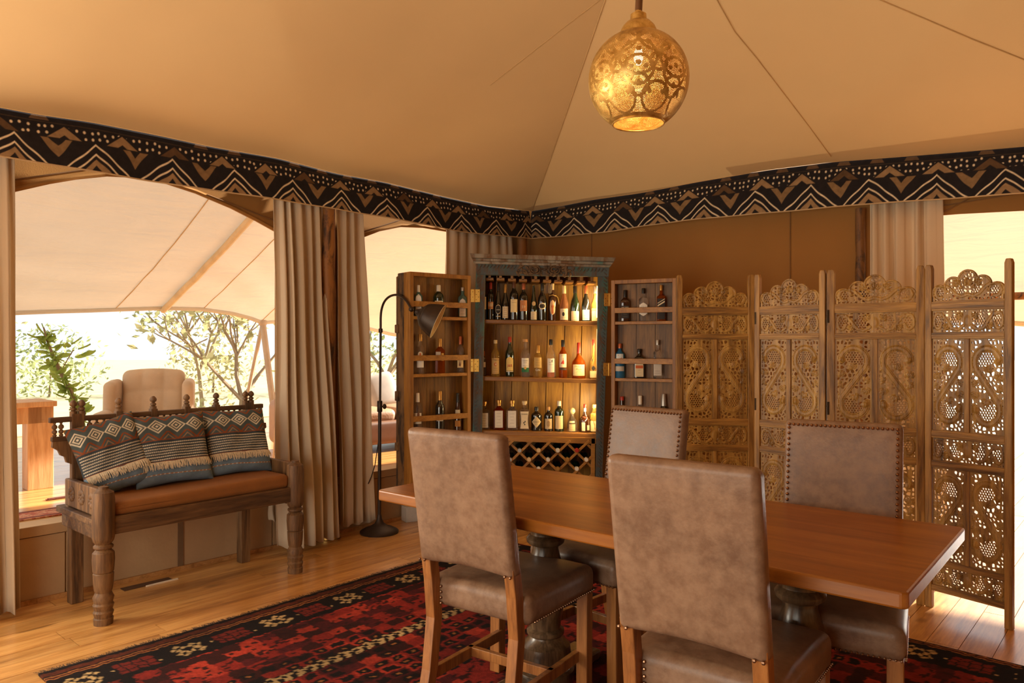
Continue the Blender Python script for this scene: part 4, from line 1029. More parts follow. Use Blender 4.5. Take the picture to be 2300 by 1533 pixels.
row(1, 1145, 756, 20, 'cream', G_green, 'red', .14, [(.15, .50, .9, (224, 190, 112), 'arch'), (.12, .14, .9, CR)], 'dark green whisky bottle with yellow label and tall red letters', texts=[('J&B', .25, .027, INKR)])
row(1, 1179.7, 761, 20, 'spirit', G_clear, 'cork', .08, [(.24, .50, .92, WH), (.13, .25, .92, (36, 104, 62)), (.20, .28, .28, (214, 170, 90), 'oval', 0, .0018)], 'clear bottle with cream label above a green band', texts=[('GLENLIVET', .42, .0085, INK)], ls=(.3, .38, 2, .6), stop='wide')
row(1, 1208, 775, 20.5, 'spirit', G_straw, 'gold', .24, [(.30, .62, .92, (190, 152, 86))], 'short pale bottle with broad gold cap and golden label', texts=[('GIN', .2, .022, INKW)], ls=(.38, .54, 3, .6))
row(1, 1237.5, 761.5, 19, 'spirit', G_clear, 'black', .15, [(.14, .50, .92, WH)], 'clear bottle with black cap and a little dark bird on its label', ex=multi(blob([(.1, .44), (.5, .48), (.35, .43), (.45, .40), (.2, .42)], INK), blob([(-.85, .02), (.85, .02), (.85, .12), (-.85, .22)], INKO)), ls=(.34, .40, 2, .6))
row(1, 1264.5, 763, 19, 'spirit', G_amber, 'black', .18, [(.28, .63, .94, (224, 200, 164)), (.21, .26, .94, (60, 44, 32))], 'amber whisky bottle with a red-brown game bird on its label', ex=blob([(-.6, .37), (-.15, .38), (.1, .36), (.3, .38), (.25, .44), (.1, .49), (.14, .53), (.04, .53), (0, .47), (-.3, .42)], INKR), ls=(.58, .60, 2, .6))
row(1, 1300, 769, 31, 'squat', G_amber, 'red', .30, [(.08, .39, .96, (226, 204, 152))], 'squat whisky bottle dipped in red wax with a wide cream label', texts=[("Maker's", .315, .020, INK), ('Mark', .235, .020, INK), ('WHISKY', .19, .009, INK)], ls=(.11, .16, 2, .6))
row(1, 1333, 762, 20, 'balloon', G_straw, 'red', .14, [(.03, .20, .9, (226, 200, 150)), (.2, .34, .5, (46, 34, 26), 'diamond')], 'round-bellied clear bottle with thin neck and red cap', ex=blob(ringpoly(-.3, .48, .15, .03), INK))
row(2, 1087, 901, 27, 'square', G_clear, 'gold', .16, [(.07, .60, .68, WH)], 'clear square decanter with white label, half behind the left cabinet post', sq=8, ls=(.14, .5, 5, .5), stop='wide')
row(2, 1120.5, 897.5, 25, 'square', G_red, 'gold', .2, [(.08, .65, .70, WH)], 'square cognac-red bottle with tall white label', sq=8, ls=(.14, .56, 5, .5), stop='wide')
row(2, 1150, 898.5, 26, 'square', G_clear, 'gold', .2, [(.09, .66, .70, WH)], 'square clear bottle with tall white label and gold stopper', sq=8, ls=(.14, .56, 5, .5), stop='wide')
row(2, 1178, 899.5, 23, 'square', G_clear, 'cream', .14, [(.07, .65, .86, (222, 200, 164), 'flare')], 'flat clear bottle with waisted cream label and leaf emblem', sq=6, texts=[('MINIBAR', .54, .0125, INK)], ex=multi(blob(ringpoly(-.1, .27, .12, .03, 7), INK), blob(ringpoly(.12, .31, .1, .03, 7), INK), blob(ringpoly(.05, .21, .12, .025, 7), INK)), stop='wide')
row(2, 1205, 913, 24, 'apoth', G_dark, 'black', .14, [(.14, .62, .98, (206, 182, 138), 'diamond')], 'black apothecary bottle with a diamond-shaped label', texts=[("HENDRICK'S", .365, .0098, INK)], ls=(.28, .31, 2, .3))
row(2, 1232, 913, 20, 'apoth', G_dark, 'cork', .13, [(.10, .52, .86, (200, 172, 128))], 'small dark bottle with cork stopper and square picture label', ex=blob(ringpoly(0, .31, .42, .13), labmat((160, 128, 88))), ls=(.14, .48, 2, .6))
row(2, 1256, 900, 21.5, 'tanq', G_green, 'white', .16, [(.09, .52, .88, (216, 188, 140))], 'green bottle with white screw cap and lettered cream label', ls=(.14, .48, 8, .75))
row(2, 1285, 915, 24, 'jug', G_clear, 'cream', .26, [(.04, .33, .62, (196, 172, 128)), (.38, .46, .5, (206, 184, 142))], 'clear hand-blown bottle with ball stopper', ls=(.1, .3, 3, .4), stop='ball')
def ribbon(root, H, rad, surf):
    m = MB(); R_ = rad(.56)+.002; m.tube([(R_*math.cos(a), R_*math.sin(a), .53*H) for a in np.linspace(0, 2*PI, 16)], .003, 6); m.tube([(0, -R_, .53*H), (-.018, -R_-.006, .56*H)], .003, 6); m.tube([(0, -R_, .53*H), (.016, -R_-.006, .50*H)], .003, 6)
    m.build('ribbon', plain('ribbon_red', S(190, 50, 30), .5), root)
row(2, 1314, 907, 27, 'squat', G_brown, 'red', .12, [(.06, .36, .3, CR, 'rect', -.012), (.08, .26, .22, CR, 'rect', .026), (.74, .86, .22, WH)], 'brown liqueur bottle tied with a red ribbon', ex=ribbon)
row(2, 1335, 908, 22, 'spirit', G_straw, 'cork', .12, [(.05, .68, .84, (226, 204, 150))], 'clear bottle with an orange lizard on its pale label, beside the right post', ex=blob([(-.3, .6), (0, .62), (.1, .5), (-.05, .4), (.15, .3), (.1, .18), (.2, .14), (.0, .12), (.0, .25), (-.2, .38), (-.1, .5)], INKO))
# bottles lying in the wine rack
rnd = random.Random(8); ROWN = {}
for i, (x, y) in enumerate(RACKN):
    a = C(x, y, .012); root = empty('rack_bottle', (a.x, a.y+.25, a.z-.03), 0, None, None)
    cp = ('white', 'silver', 'cream', 'white', 'gold')[i % 5] if i != 4 else 'red'
    m = MB(); m.M = Matrix.Rotation(PI/2, 4, 'X'); m.lathe([(-.05, .034), (-.045, .036), (.15, .036), (.18, .022), (.20, .0145), (.235, .0135), (.245, .0135)], (0, .03, 0), 16); m.build('glass_body', (G_dark, G_green)[i % 2], root)
    m = MB(); m.M = Matrix.Rotation(PI/2, 4, 'X'); m.lathe([(.213, .0152), (.247, .0152), (.25, .013)], (0, .03, 0), 14); m.build('capsule', capmat(cp), root)
    rown = ('upper', 'second', 'third')[0 if y < 1003 else (1 if y < 1024 else 2)]
    tag(root, 'dark wine bottle with %s capsule lying in the lattice wine rack' % {'white': 'white', 'silver': 'silver', 'cream': 'cream', 'red': 'red', 'gold': 'gold'}[cp], 'bottle', 'wine bottles in the lattice rack, %s capsules' % cp)
# bottles in the doors
def drow(DM, w, shelf, px, top, wd, kind, gm, cap, cl, labels, label, **k):
    # foot point on the door shelf in picture column px, half way into the shelf depth
    ky = (px-CX)/F; o = DM @ Vector((0, .047, 0)); u = (DM @ Vector((1, .047, 0)))-o
    t = (ky*o.y-o.x)/(u.x-ky*u.y); p = o+u*t; p.z = shelf; d = p.y; R = wd/2/F*d
    ex = k.pop('ex', None); ls = k.pop('ls', None)
    if ls: ex = multi(lines(*ls, R), ex) if ex else lines(*ls, R)
    return bottle(p, zat(top, d), R, kind, gm, cap, cl, labels, label, None, extra=ex, **k)
L = lambda *a, **k: drow(DM_L, wL, *a, **k)
L(1.542, 940, 640, 18, 'square', G_aqua, 'white', .22, [(.10, .70, .72, WH, 'arch')], 'clear-green gin bottle with arched white label beside the lamp arm', sq=6, ls=(.2, .3, 3, .6))
L(1.542, 985, 640, 24, 'apoth', G_green, 'white', .2, [(.12, .50, .75, CR)], 'rounded dark green bottle with white cap in the left cabinet door', ls=(.2, .4, 3, .6))
L(1.542, 1039, 645, 20, 'square', G_aqua, 'silver', .12, [(.03, .62, .7, WH, 'arch')], 'pale aqua square bottle with arched label by the upper left hinge', sq=8, ls=(.12, .4, 4, .5))
L(1.142, 944, 750, 19, 'spirit', G_clear, 'gold', .18, [(.16, .36, .92, WH), (.42, .56, .6, (212, 196, 160), 'oval')], 'clear bottle with round badge above a white label in the left door', ex=blob(ringpoly(0, .49, .22, .04), INKO))
L(1.142, 988, 760, 22, 'square', G_amber, 'gold', .24, [(.40, .62, .5, (190, 176, 156), 'rect', -.012), (.36, .58, .26, (206, 160, 70), 'rect', .02)], 'square amber bottle with long gold cap below the lamp shade', sq=6)
L(1.142, 1034, 755, 17, 'spirit', G_clear, 'copper', .22, [(.14, .42, .9, (226, 196, 140))], 'slim clear bottle with copper cap and cream label by the lower left hinge', ex=blob([(-.4, .2), (-.1, .36), (.1, .2), (.4, .34), (.1, .24), (0, .17)], labmat((120, 70, 40))))
L(.722, 938, 882, 21, 'apoth', G_clear, 'white', .22, [(.26, .52, .92, (214, 200, 176))], 'round-shouldered clear bottle with white cap and brown disc label', texts=[('BACARDI', .36, .013, INK)], ex=blob(ringpoly(.15, .48, .3, .055), labmat((110, 66, 36))))
L(.722, 988, 878, 20, 'spirit', G_dark, 'gold', .22, [(.36, .46, .9, (40, 30, 24)), (.28, .33, .8, CR)], 'dark rum bottle with white lettering and gold cap in the left door', texts=[('CAPTAIN', .38, .0125, INKW)])
L(.722, 1028, 882, 17, 'hock', G_brown, 'black', .25, [(.42, .56, .7, (196, 180, 150)), (.12, .28, .8, (170, 110, 40))], 'slender dark bottle with black cap and amber label in the left door')
Rr = lambda *a, **k: drow(DM_R, wR, *a, **k)
Rr(1.512, 1404, 651, 20, 'square', G_brown, 'black', .24, [(.10, .50, .88, (44, 36, 32)), (.42, .46, .8, (196, 176, 140))], 'square whiskey bottle with black label in the right cabinet door', sq=6, ls=(.16, .36, 4, .6))
Rr(1.512, 1445, 647, 20, 'square', G_clear, 'black', .16, [(.16, .56, .98, WH, 'oval'), (.22, .50, .98, WH)], 'whiskey bottle with rounded white label in the right cabinet door', sq=5, texts=[('JIM BEAM', .40, .0115, INK), ('BOURBON', .25, .008, INK)])
Rr(1.512, 1485, 640, 20, 'square', G_amber, 'gold', .15, [(.05, .62, .9, (40, 32, 28))], 'square bottle with slanted black label in the right cabinet door', sq=7, ex=multi(blob([(-.8, .40), (.8, .52), (.8, .56), (-.8, .44)], labmat(CR)), blob([(-.8, .48), (.8, .60), (.8, .62), (-.8, .50)], labmat(CR)), blob(ringpoly(0, .28, .2, .04, 5), labmat(CR))))
Rr(1.103, 1392, 771, 24, 'apoth', G_blue, 'copper', .14, [(.52, .70, .7, (206, 214, 212)), (.20, .34, .9, (196, 186, 170))], 'blue tapering gin bottle by the lower right hinge', ex=blob([(-.6, .50), (-.3, .68), (0, .55), (.3, .60), (.5, .48)], INKO))
Rr(1.103, 1436, 783, 24, 'apoth', G_dark, 'black', .12, [(.06, .56, .78, (216, 196, 156), 'arch'), (.34, .44, .7, (196, 92, 40), 'rect', 0, .0018)], 'dark square-shouldered bottle with cream label crossed by an orange band', sq=6, ex=lines(.1, .28, 3, .5, .03))
Rr(1.103, 1477, 763, 20, 'square', G_clear, 'silver', .13, [(.08, .50, .94, (196, 186, 172))], 'clear square bottle with pale grey label in the right door', sq=6, ex=lines(.14, .2, 2, .8, .03))
Rr(.690, 1397, 890, 20, 'spirit', G_brown, 'red', .1, [(.2, .5, .9, CR)], 'bottle with a red-tipped stopper above the studded chair back')
Rr(.690, 1438, 888, 20, 'spirit', G_clear, 'white', .22, [(.2, .5, .9, WH)], 'bottle with a long white capsule above the studded chair back')
Rr(.690, 1491, 884, 20, 'spirit', G_dark, 'silver', .28, [(.2, .5, .9, CR)], 'bottle with a silver-foiled neck above the studded chair back')
# wine glass hanging from the rails
gp = P(1231, 640, 5.48); gl = MB().lathe([(-.085, .026), (-.06, .033), (-.03, .028), (-.005, .010), (.0, .004), (.045, .0035), (.055, .03), (.058, .031)], (gp.x, gp.y, zat(633, 5.48)), 18, False)
o = gl.build('wine_glass', G_clear, None, loc=(gp.x, gp.y, zat(633, 5.48)-.085)); tag(o, 'upturned wine glass hanging from the cabinet glass rails', 'glass')
# ------------------------------------------------------------------ floor lamp
M_iron = plain('lamp_iron', S(62, 48, 38), .45, .5, .15, 20)
LD = 5.26; lb = P(852, 1190, LD); lamp = empty('floor_lamp', (lb.x, lb.y, 0), 0, 'dark iron reading lamp with arched arm and dome shade', 'lamp')
MB().lathe([(0, .136), (.012, .138), (.02, .130), (.035, .10), (.05, .06), (.07, .032), (.10, .018), (.13, .014)], (lb.x, lb.y, 0), 32).build('base', M_iron, lamp, world=True)
def lp(px, py): return P(px, py, LD-.33*max(0, min(1, (px-856)/82)))
MB().tube([(lb.x, lb.y, .1), lp(853, 920)], .0125, 10).build('lower_pole', M_iron, lamp, world=True)
arc = [lp(853.5, 920), lp(855, 740)]+[lp(x, y) for x, y in ((855, 715), (857, 695), (863, 678), (873, 667), (886, 662), (899, 664), (910, 672), (918, 683), (923, 692))]
arc2 = []
for i in range(len(arc)-1):
    p0, p1, p2, p3 = arc[max(i-1, 0)], arc[i], arc[i+1], arc[min(i+2, len(arc)-1)]
    for k in range(5):
        t = k/5; arc2.append(.5*((2*p1)+(p2-p0)*t+(2*p0-5*p1+4*p2-p3)*t*t+(3*p1-p0-3*p2+p3)*t**3) if i > 1 else p1.lerp(p2, t))
arc2.append(arc[-1]); MB().tube(arc2, .0085, 10).build('arched_arm', M_iron, lamp, world=True)
m = MB(); a = lp(853, 912); m.lathe([(-.04, .0165), (-.036, .019), (.036, .019), (.04, .0165)], a, 14); m.tube([a, a+Vector((.032, -.01, 0))], .006, 8); m.ball(a+Vector((.036, -.011, 0)), .015, 8, 6, (.7, 1, 1.3)); m.build('height_clamp', M_iron, lamp, world=True)
MB().lathe([(-.015, .012), (-.012, .015), (.012, .015), (.015, .012)], lp(855, 742), 12).build('collar', M_iron, lamp, world=True)
MB().ball(lp(924, 694), .019, 12, 8).build('knuckle', M_iron, lamp, world=True)
ax = Vector((.90, -.02, -.42)).normalized(); apex = lp(944, 703)
Q = ax.to_track_quat('Z', 'Y').to_matrix().to_4x4(); Ms = Matrix.Translation(apex) @ Q
Ms = Ms @ Matrix.Scale(1.0, 4); m = MB(); m.M = Ms
prof = [(-.035, .014), (-.02, .022), (-.005, .034), (.0, .046), (.008, .056)]+[(.008+.125*math.sin(t)*1.0, .056+(.122-.056)*(1-math.cos(t*1.0))**.0*math.sin(t)**.55) for t in np.linspace(.12, PI/2, 14)]
prof[-1] = (prof[-1][0], .124)
m.lathe(prof, (0, 0, 0), 32, False); sh = m.build('shade', M_iron, lamp, world=True)
m = MB(); m.M = Ms; m.lathe([(z-.003 if z > .01 else z+.004, max(.01, r-.004)) for z, r in prof[4:]]+[(prof[-1][0], prof[-1][1])], (0, 0, 0), 32, False)
m.f = [tuple(reversed(f)) for f in m.f]; m.build('shade_lining', plain('lining_cream', S(228, 204, 160), .6), lamp, world=True)
m = MB(); m.M = Ms; m.ball((0, 0, .085), .028, 12, 8).build('bulb', plain('bulb_glass', S(236, 220, 190), .2), lamp, world=True)
m = MB(); m.tube([lp(852, 975), lp(848, 1005), lp(842, 1045), lp(834, 1070), lp(827, 1086)], .0035, 6); m.build('cable', plain('cable_black', S(24, 20, 18), .5), lamp, world=True)

# ------------------------------------------------------------------ pierced brass pendant
PD = 2.62; PR = .176; pc = P(1434, 183, PD); pend = empty('pendant_lamp', (pc.x, pc.y, pc.z-.155), 0, 'pierced golden globe pendant lamp hanging over the table', 'lamp')
def brass():
    m, nt, bs, out = _new('pierced_brass'); v = _coords(nt, (1, 1, 1), False); f = _noise(nt, v, 22, 6, .7, .5)
    nt.links.new(_ramp(nt, f, [(.35, S(178, 134, 62)), (.55, S(218, 178, 102)), (.75, S(240, 208, 138))]), bs.inputs['Base Color']); bs.inputs['Metallic'].default_value = .72
    r = nt.nodes.new('ShaderNodeMapRange'); r.inputs['To Min'].default_value = .26; r.inputs['To Max'].default_value = .42; nt.links.new(f, r.inputs['Value']); nt.links.new(r.outputs[0], bs.inputs['Roughness'])
    return m
M_pb = brass()
nu_, nv_ = 480, 236; th0, th1 = math.radians(22), math.radians(149)          # polar angle from the top
th = np.linspace(th0, th1, nv_+1); phv = np.linspace(0, 2*PI, nu_, endpoint=False)
rad_v = PR*(1+.015*np.sin(th*2))
V = np.stack([np.outer(np.sin(th)*rad_v, np.cos(phv)), np.outer(np.sin(th)*rad_v, np.sin(phv)), np.repeat((np.cos(th)*rad_v*1.0)[:, None], nu_, 1)], -1).reshape(-1, 3)
jj, ii = np.meshgrid(np.arange(nv_), np.arange(nu_), indexing='ij')
quad = np.stack([jj*nu_+ii, (jj+1)*nu_+ii, (jj+1)*nu_+(ii+1) % nu_, jj*nu_+(ii+1) % nu_], -1)
pm, tm = (phv[ii]+PI/nu_), (th[jj]+(th[1]-th[0])/2)
view = math.atan2(-pc.y, -pc.x)
rep = 8; pu = ((pm-view)*rep/(2*PI)+.5) % 1-.5; x = pu*2*PI/rep*.95*math.sin(PI/2); t = (tm-math.radians(90))
# lattice of ogee bands that stay solid
def lob(cx, ct, r): return np.hypot((x-cx), (t-ct))-r
half = PI/rep*.95
fld = np.full(x.shape, 9.0)
for cx, ct, r in ((0, -.15, .34), (0, .10, .27), (0, .38, .20), (half, -.62, .36), (-half, -.62, .36), (half, .62, .30), (-half, .62, .30), (0, -.78, .16), (half, -.05, .16), (-half, -.05, .16)):
    fld = np.minimum(fld, np.abs(lob(cx, ct, r)))
solid = fld < .030
for cx, ct, r in ((0, -.02, .05), (.13, .05, .045), (-.13, .05, .045), (0, -.30, .05), (0, .33, .04), (half, -.62, .09), (-half, -.62, .09), (half*.6, .5, .05), (-half*.6, .5, .05), (half*.5, -.45, .06), (-half*.5, -.45, .06)):
    solid |= lob(cx, ct, r) < 0
edge = (jj < 10) | (jj > nv_-12)
holes = ((ii+(jj//2)) % 2 == 0) & (jj % 2 == 0) & ~solid & ~edge
keep = ~holes
M4 = Matrix.Translation((0, 0, .155))
globe = fast_mesh('globe', V+np.array([0, 0, .155]), quad[keep].reshape(-1, 4), M_pb, pend); globe.data.flip_normals()
# keep a real sheet thickness
md = globe.modifiers.new('thick', 'SOLIDIFY'); md.thickness = .0012
cz = .155+PR*math.cos(th0)
MB().lathe([(cz-.004, PR*math.sin(th0)*1.02), (cz+.012, PR*math.sin(th0)*1.0), (cz+.03, .058), (cz+.045, .045), (cz+.05, .030), (cz+.075, .028), (cz+.08, .014), (cz+.09, .012)], (0, 0, 0), 32).build('cap', M_pb, pend)
MB().tube([(0, 0, cz+.08), (.003, 0, cz+.14), (0, 0, 3.45-pc.z+.155)], .013, 10).build('stem', plain('stem_brown', S(112, 76, 44), .5, .3), pend)
rz_ = .155+PR*math.cos(th1); MB().tube([(PR*math.sin(th1)*math.cos(a), PR*math.sin(th1)*math.sin(a), rz_) for a in np.linspace(0, 2*PI, 49)], .003, 6, False).build('rim', M_pb, pend)
MB().lathe([(.215, .008), (.232, .016), (.25, .018), (.268, .012), (.275, .008)], (0, 0, 0), 14).build('bulb', emit('bulb_warm', (1, .76, .48), 9), pend)
light('pendant_light', 'POINT', (pc.x, pc.y, pc.z+.02), 1.6, (1, .76, .48), radius=.03)

# ------------------------------------------------------------------ carved folding screen
def worley(x, y, cell, seed):
    i, j = np.floor(x/cell), np.floor(y/cell); F1 = np.full(x.shape, 9e9); F2 = F1.copy(); ID = np.zeros(x.shape)
    for di in (-1, 0, 1):
        for dj in (-1, 0, 1):
            a, b = i+di, j+dj; h1 = np.sin(a*127.1+b*311.7+seed)*43758.5; h2 = np.sin(a*269.5+b*183.3+seed*2)*43758.5; h1 -= np.floor(h1); h2 -= np.floor(h2)
            d = np.hypot(x-(a+.15+.7*h1)*cell, y-(b+.15+.7*h2)*cell); m = d < F1
            F2 = np.where(m, F1, np.minimum(F2, d)); ID = np.where(m, h1*.5+h2*.5, ID); F1 = np.where(m, d, F1)
    return F1, F2, ID
def hexgrid(x, y, p):
    q = np.floor(y/(p*.866)+.5); xx = x-(q % 2)*p/2; cx = (np.floor(xx/p+.5))*p+(q % 2)*p/2; cy = q*p*.866
    return np.hypot(x-cx, y-cy)
def pierced(name, w, h, fieldfn, thick, mat, step=.0025):
    nx, ny = int(w/step), int(h/step); xs = np.linspace(-w/2, w/2, nx+1); ys = np.linspace(0, h, ny+1); Xg, Yg = np.meshgrid(xs, ys)
    Fd, rel = fieldfn(Xg, Yg)
    gy, gx = np.gradient(Fd, ys, xs); g = np.hypot(gx, gy)+1e-6
    kc = (Fd[:-1, :-1]+Fd[1:, :-1]+Fd[:-1, 1:]+Fd[1:, 1:])/4 > 0
    touch = np.zeros(Fd.shape, int); cnt = np.zeros(Fd.shape, int)
    for a in (0, 1):
        for b in (0, 1):
            touch[a:ny+a, b:nx+b] += kc; cnt[a:ny+a, b:nx+b] += 1
    bd = (touch > 0) & (touch < cnt)
    mv = np.clip(Fd/g, -.7*step, .7*step)*bd; Xg = Xg-mv*gx/g; Yg = Yg-mv*gy/g
    N = Fd.size; idx = np.arange(N).reshape(Fd.shape)
    vf = np.stack([Xg, -thick/2-rel, Yg], -1).reshape(-1, 3); vb = np.stack([Xg, np.full(Xg.shape, thick/2), Yg], -1).reshape(-1, 3)
    a, b, c, d = idx[:-1, :-1], idx[:-1, 1:], idx[1:, 1:], idx[1:, :-1]; k = kc
    front = np.stack([a[k], b[k], c[k], d[k]], -1); back = np.stack([a[k], d[k], c[k], b[k]], -1)+N
    kp = np.pad(kc, 1); wl = []
    e = kc & ~kp[:-2, 1:-1]; wl.append(np.stack([b[e], a[e], a[e]+N, b[e]+N], -1))
    e = kc & ~kp[2:, 1:-1]; wl.append(np.stack([d[e], c[e], c[e]+N, d[e]+N], -1))
    e = kc & ~kp[1:-1, :-2]; wl.append(np.stack([a[e], d[e], d[e]+N, a[e]+N], -1))
    e = kc & ~kp[1:-1, 2:]; wl.append(np.stack([c[e], b[e], b[e]+N, c[e]+N], -1))
    q = np.concatenate([front, back]+wl); used = np.zeros(2*N, bool); used[q.ravel()] = True; remap = np.cumsum(used)-1
    me = bpy.data.meshes.new(name); Vv = np.concatenate([vf, vb])[used].astype(np.float32); q = remap[q].astype(np.int32)
    me.vertices.add(len(Vv)); me.vertices.foreach_set('co', Vv.ravel()); me.loops.add(q.size); me.loops.foreach_set('vertex_index', q.ravel())
    me.polygons.add(len(q)); me.polygons.foreach_set('loop_start', np.arange(len(q), dtype=np.int32)*4); me.update(calc_edges=True); me.validate(); me.materials.append(mat)
    me.polygons.foreach_set('use_smooth', np.ones(len(me.polygons), bool)); me.set_sharp_from_angle(angle=math.radians(42)); return me
def pl_dist(x, y, pts):
    d = np.full(x.shape, 9e9)
    for (a, b), (c, e) in zip(pts, pts[1:]): d = np.minimum(d, seg_d(x, y, a, b, c, e))
    return d
def leaves(x, y, lst):                                        # pointed lobed leaves: (cx,cy,size,angle)
    s = np.full(x.shape, -1.0); vein = np.full(x.shape, 1.0)
    for cx, cy, sz, an in lst:
        for k in (-1.0, -.45, 0, .45, 1.0):
            a = an+k*.95; L_ = sz*(1-.22*abs(k)); dx, dy = x-cx, y-cy; u = dx*math.cos(a)+dy*math.sin(a); v = np.abs(-dx*math.sin(a)+dy*math.cos(a))
            s = np.maximum(s, np.minimum(np.minimum(u+.004, L_-u)*.8, sz*.17*np.sin(np.clip(u/L_, 0, 1)*PI)**.8-v)); vein = np.where((u > 0) & (u < L_), np.minimum(vein, v), vein)
    return s, vein
TW, TH = .1675, .452
def tall_field(x, y, h=TH, fl=1):
    w = TW; x = x*fl; r = w*.365; yt, yb = h*.745, h*.255
    top = [(r*.62*math.cos(t)+.0, yt-.005+r*.40*math.sin(t)) for t in np.linspace(-1.6, .2, 5)]
    ptsA = [(r*math.cos(t), yt+r*1.08*math.sin(t)) for t in np.linspace(.15, PI+.55, 20)]
    ptsB = [(r*math.cos(t), yb+r*1.08*math.sin(t)) for t in np.linspace(.55, -PI-.0-.15, 20)]
    S_ = pl_dist(x, y, ptsA+ptsB); bandw = .0155
    band = bandw-S_
    curl = np.maximum(.017-np.hypot(x-r*.86, y-(yt+r*.05)), .017-np.hypot(x+r*.86, y-(yb-r*.05)))
    border = np.maximum(np.maximum(.007-(w/2-np.abs(x)), .007-y), .007-(h-y))
    lv, vein = leaves(x, y, [(-.0, yt-.045, .040, 1.1), (.055, h*.56, .040, 1.4), (.05, h*.49, .034, -.6), (-.055, h*.44, .040, -1.75), (-.05, h*.51, .034, 2.5), (.0, yb+.05, .040, -2.0), (.06, h*.36, .026, -1.0), (-.06, h*.64, .026, 2.1)])
    F1, F2, ID = worley(x, y, .021, 3.7); web = .0034-(F2-F1)*.5; web = np.where(ID > .62, np.maximum(web, .003), web)
    inA = (np.hypot(x, (y-yt)/1.08) < r) & (y > yt-.012+.3*x) ; inB = (np.hypot(x, (y-yb)/1.08) < r) & (y < yb+.012+.3*x)
    hx = hexgrid(x, y, .0132)-.0050; inner = np.where(inA | inB, hx, web)
    cn = np.minimum(np.abs(np.abs(x)-w/2), 9)
    Fd = np.maximum.reduce([inner, band, curl, border, lv])
    rel = np.where(band > 0, .0035*np.clip(band/.006, 0, 1), 0)-np.where(np.abs(S_-.009) < .0012, .003, 0)+np.where(curl > 0, .005*np.clip(curl/.01, 0, 1), 0)
    rel = np.maximum(rel, np.where(lv > 0, .0035*np.clip(lv/.004, 0, 1), 0)-np.where((lv > 0) & (vein < .0012), .0022, 0)); return Fd, rel
def frieze_field(x, y, w=.362, h=.108):
    x0 = np.abs(x); pts = [(.008, h*.42)]+[(.06+.05*math.cos(t), h*.5+h*.30*math.sin(t)) for t in np.linspace(PI*1.1, PI*1.95, 8)]+[(.155+.0, h*.86)]
    ptsb = [(.150+.020*math.cos(t), h*.52+h*.33*math.sin(t)) for t in np.linspace(PI*.75, -PI*.9, 12)]
    S_ = np.minimum(pl_dist(x0, y, [(.02, h*.30), (.05, h*.14), (.08, h*.22), (.105, h*.55), (.13, h*.82)]), pl_dist(x0, y, ptsb)); band = .0062-S_
    border = np.maximum(np.maximum(.006-(w/2-x0), .006-y), .006-(h-y)); hub = .016-np.hypot(x0*.9, (y-h*.5)*.55)
    F1, F2, ID = worley(x, y, .019, 9.1); web = .0032-(F2-F1)*.5; web = np.where(ID > .60, .003, web)
    g = (np.hypot(x0-.150, y-h*.5) < .026) | (np.hypot(x0-.062, y-h*.52) < .026); hx = hexgrid(x0, y, .0122)-.0046
    lv, vein = leaves(x0, y, [(.03, h*.62, .034, .9), (.10, h*.35, .032, -.9)])
    Fd = np.maximum.reduce([np.where(g, hx, web), band, border, hub, lv]); rel = np.where(band > 0, .003, 0)+np.where(hub > 0, .003*np.clip(hub/.008, 0, 1), 0)+np.where((lv > 0) & (vein > .001), .003, 0); return Fd, rel
def crest_field(x, y, w=.362, h=.152):
    x0 = np.abs(x); out = np.full(x.shape, -1.0)
    for cx, cy, r in ((0, .098, .050), (.072, .074, .045), (.140, .044, .040)): out = np.maximum(out, r-np.hypot(x0-cx, y-cy))
    out = np.maximum(out, np.minimum(.172-x0, .075-.22*x0-y))
    rim = .010-np.abs(out)
    F1, F2, ID = worley(x, y, .0185, 5.3); web = .0032-(F2-F1)*.5; web = np.where(ID > .60, .003, web)
    S_ = pl_dist(x0, y, [(.005, .030), (.03, .022), (.06, .035), (.09, .065), (.12, .08), (.150, .07), (.162, .045), (.150, .022), (.128, .02)]); band = .0065-S_
    g = (np.hypot(x0-.138, y-.046) < .022) | (np.hypot(x0-.040, y-.052) < .022); hx = hexgrid(x0, y, .0120)-.0045
    lv, vein = leaves(x, y, [(0, .070, .042, PI/2), (.045, .075, .034, .9), (-.045, .075, .034, PI-.9)])
    Fd = np.maximum.reduce([np.where(g, hx, web), band, rim, .007-y, lv]); Fd = np.minimum(Fd, out)
    rel = np.where(band > 0, .003, 0)+np.where(np.abs(out-.005) < .004, .003, 0)+np.where((lv > 0) & (vein > .001), .003, 0); return Fd, rel
def screen_wood(name, ax_):
    return wood(name, S(80, 48, 16), S(144, 98, 38), S(188, 138, 66), ax_, 1.0, .5, .3, contrast=(.34, .47, .62))
M_scr = screen_wood('screen_wood', 'z'); M_scrx = screen_wood('screen_wood_cross', 'x'); M_carve = wood('screen_carving', S(84, 50, 16), S(156, 110, 44), S(204, 158, 80), 'z', 1.0, .45, .25)
tallA = pierced('carved_panel', TW, TH, lambda x, y: tall_field(x, y, TH, 1), .010, M_carve); tallB = pierced('carved_panel', TW, TH, lambda x, y: tall_field(x, y, TH, -1), .010, M_carve)
frz = pierced('carved_frieze', .362, .108, frieze_field, .010, M_carve); crs = pierced('carved_crest', .362, .152, crest_field, .010, M_carve)
PTS = [Vector(p) for p in ((.965, 4.34), (1.42, 4.30), (1.722, 4.02), (2.139, 3.80), (2.368, 3.464))]
sc0 = (PTS[0]+PTS[-1])/2; screen = empty('folding_screen', (sc0.x, sc0.y, 0), 0, 'carved wooden four-panel folding screen with pierced vine scrolls', 'screen')
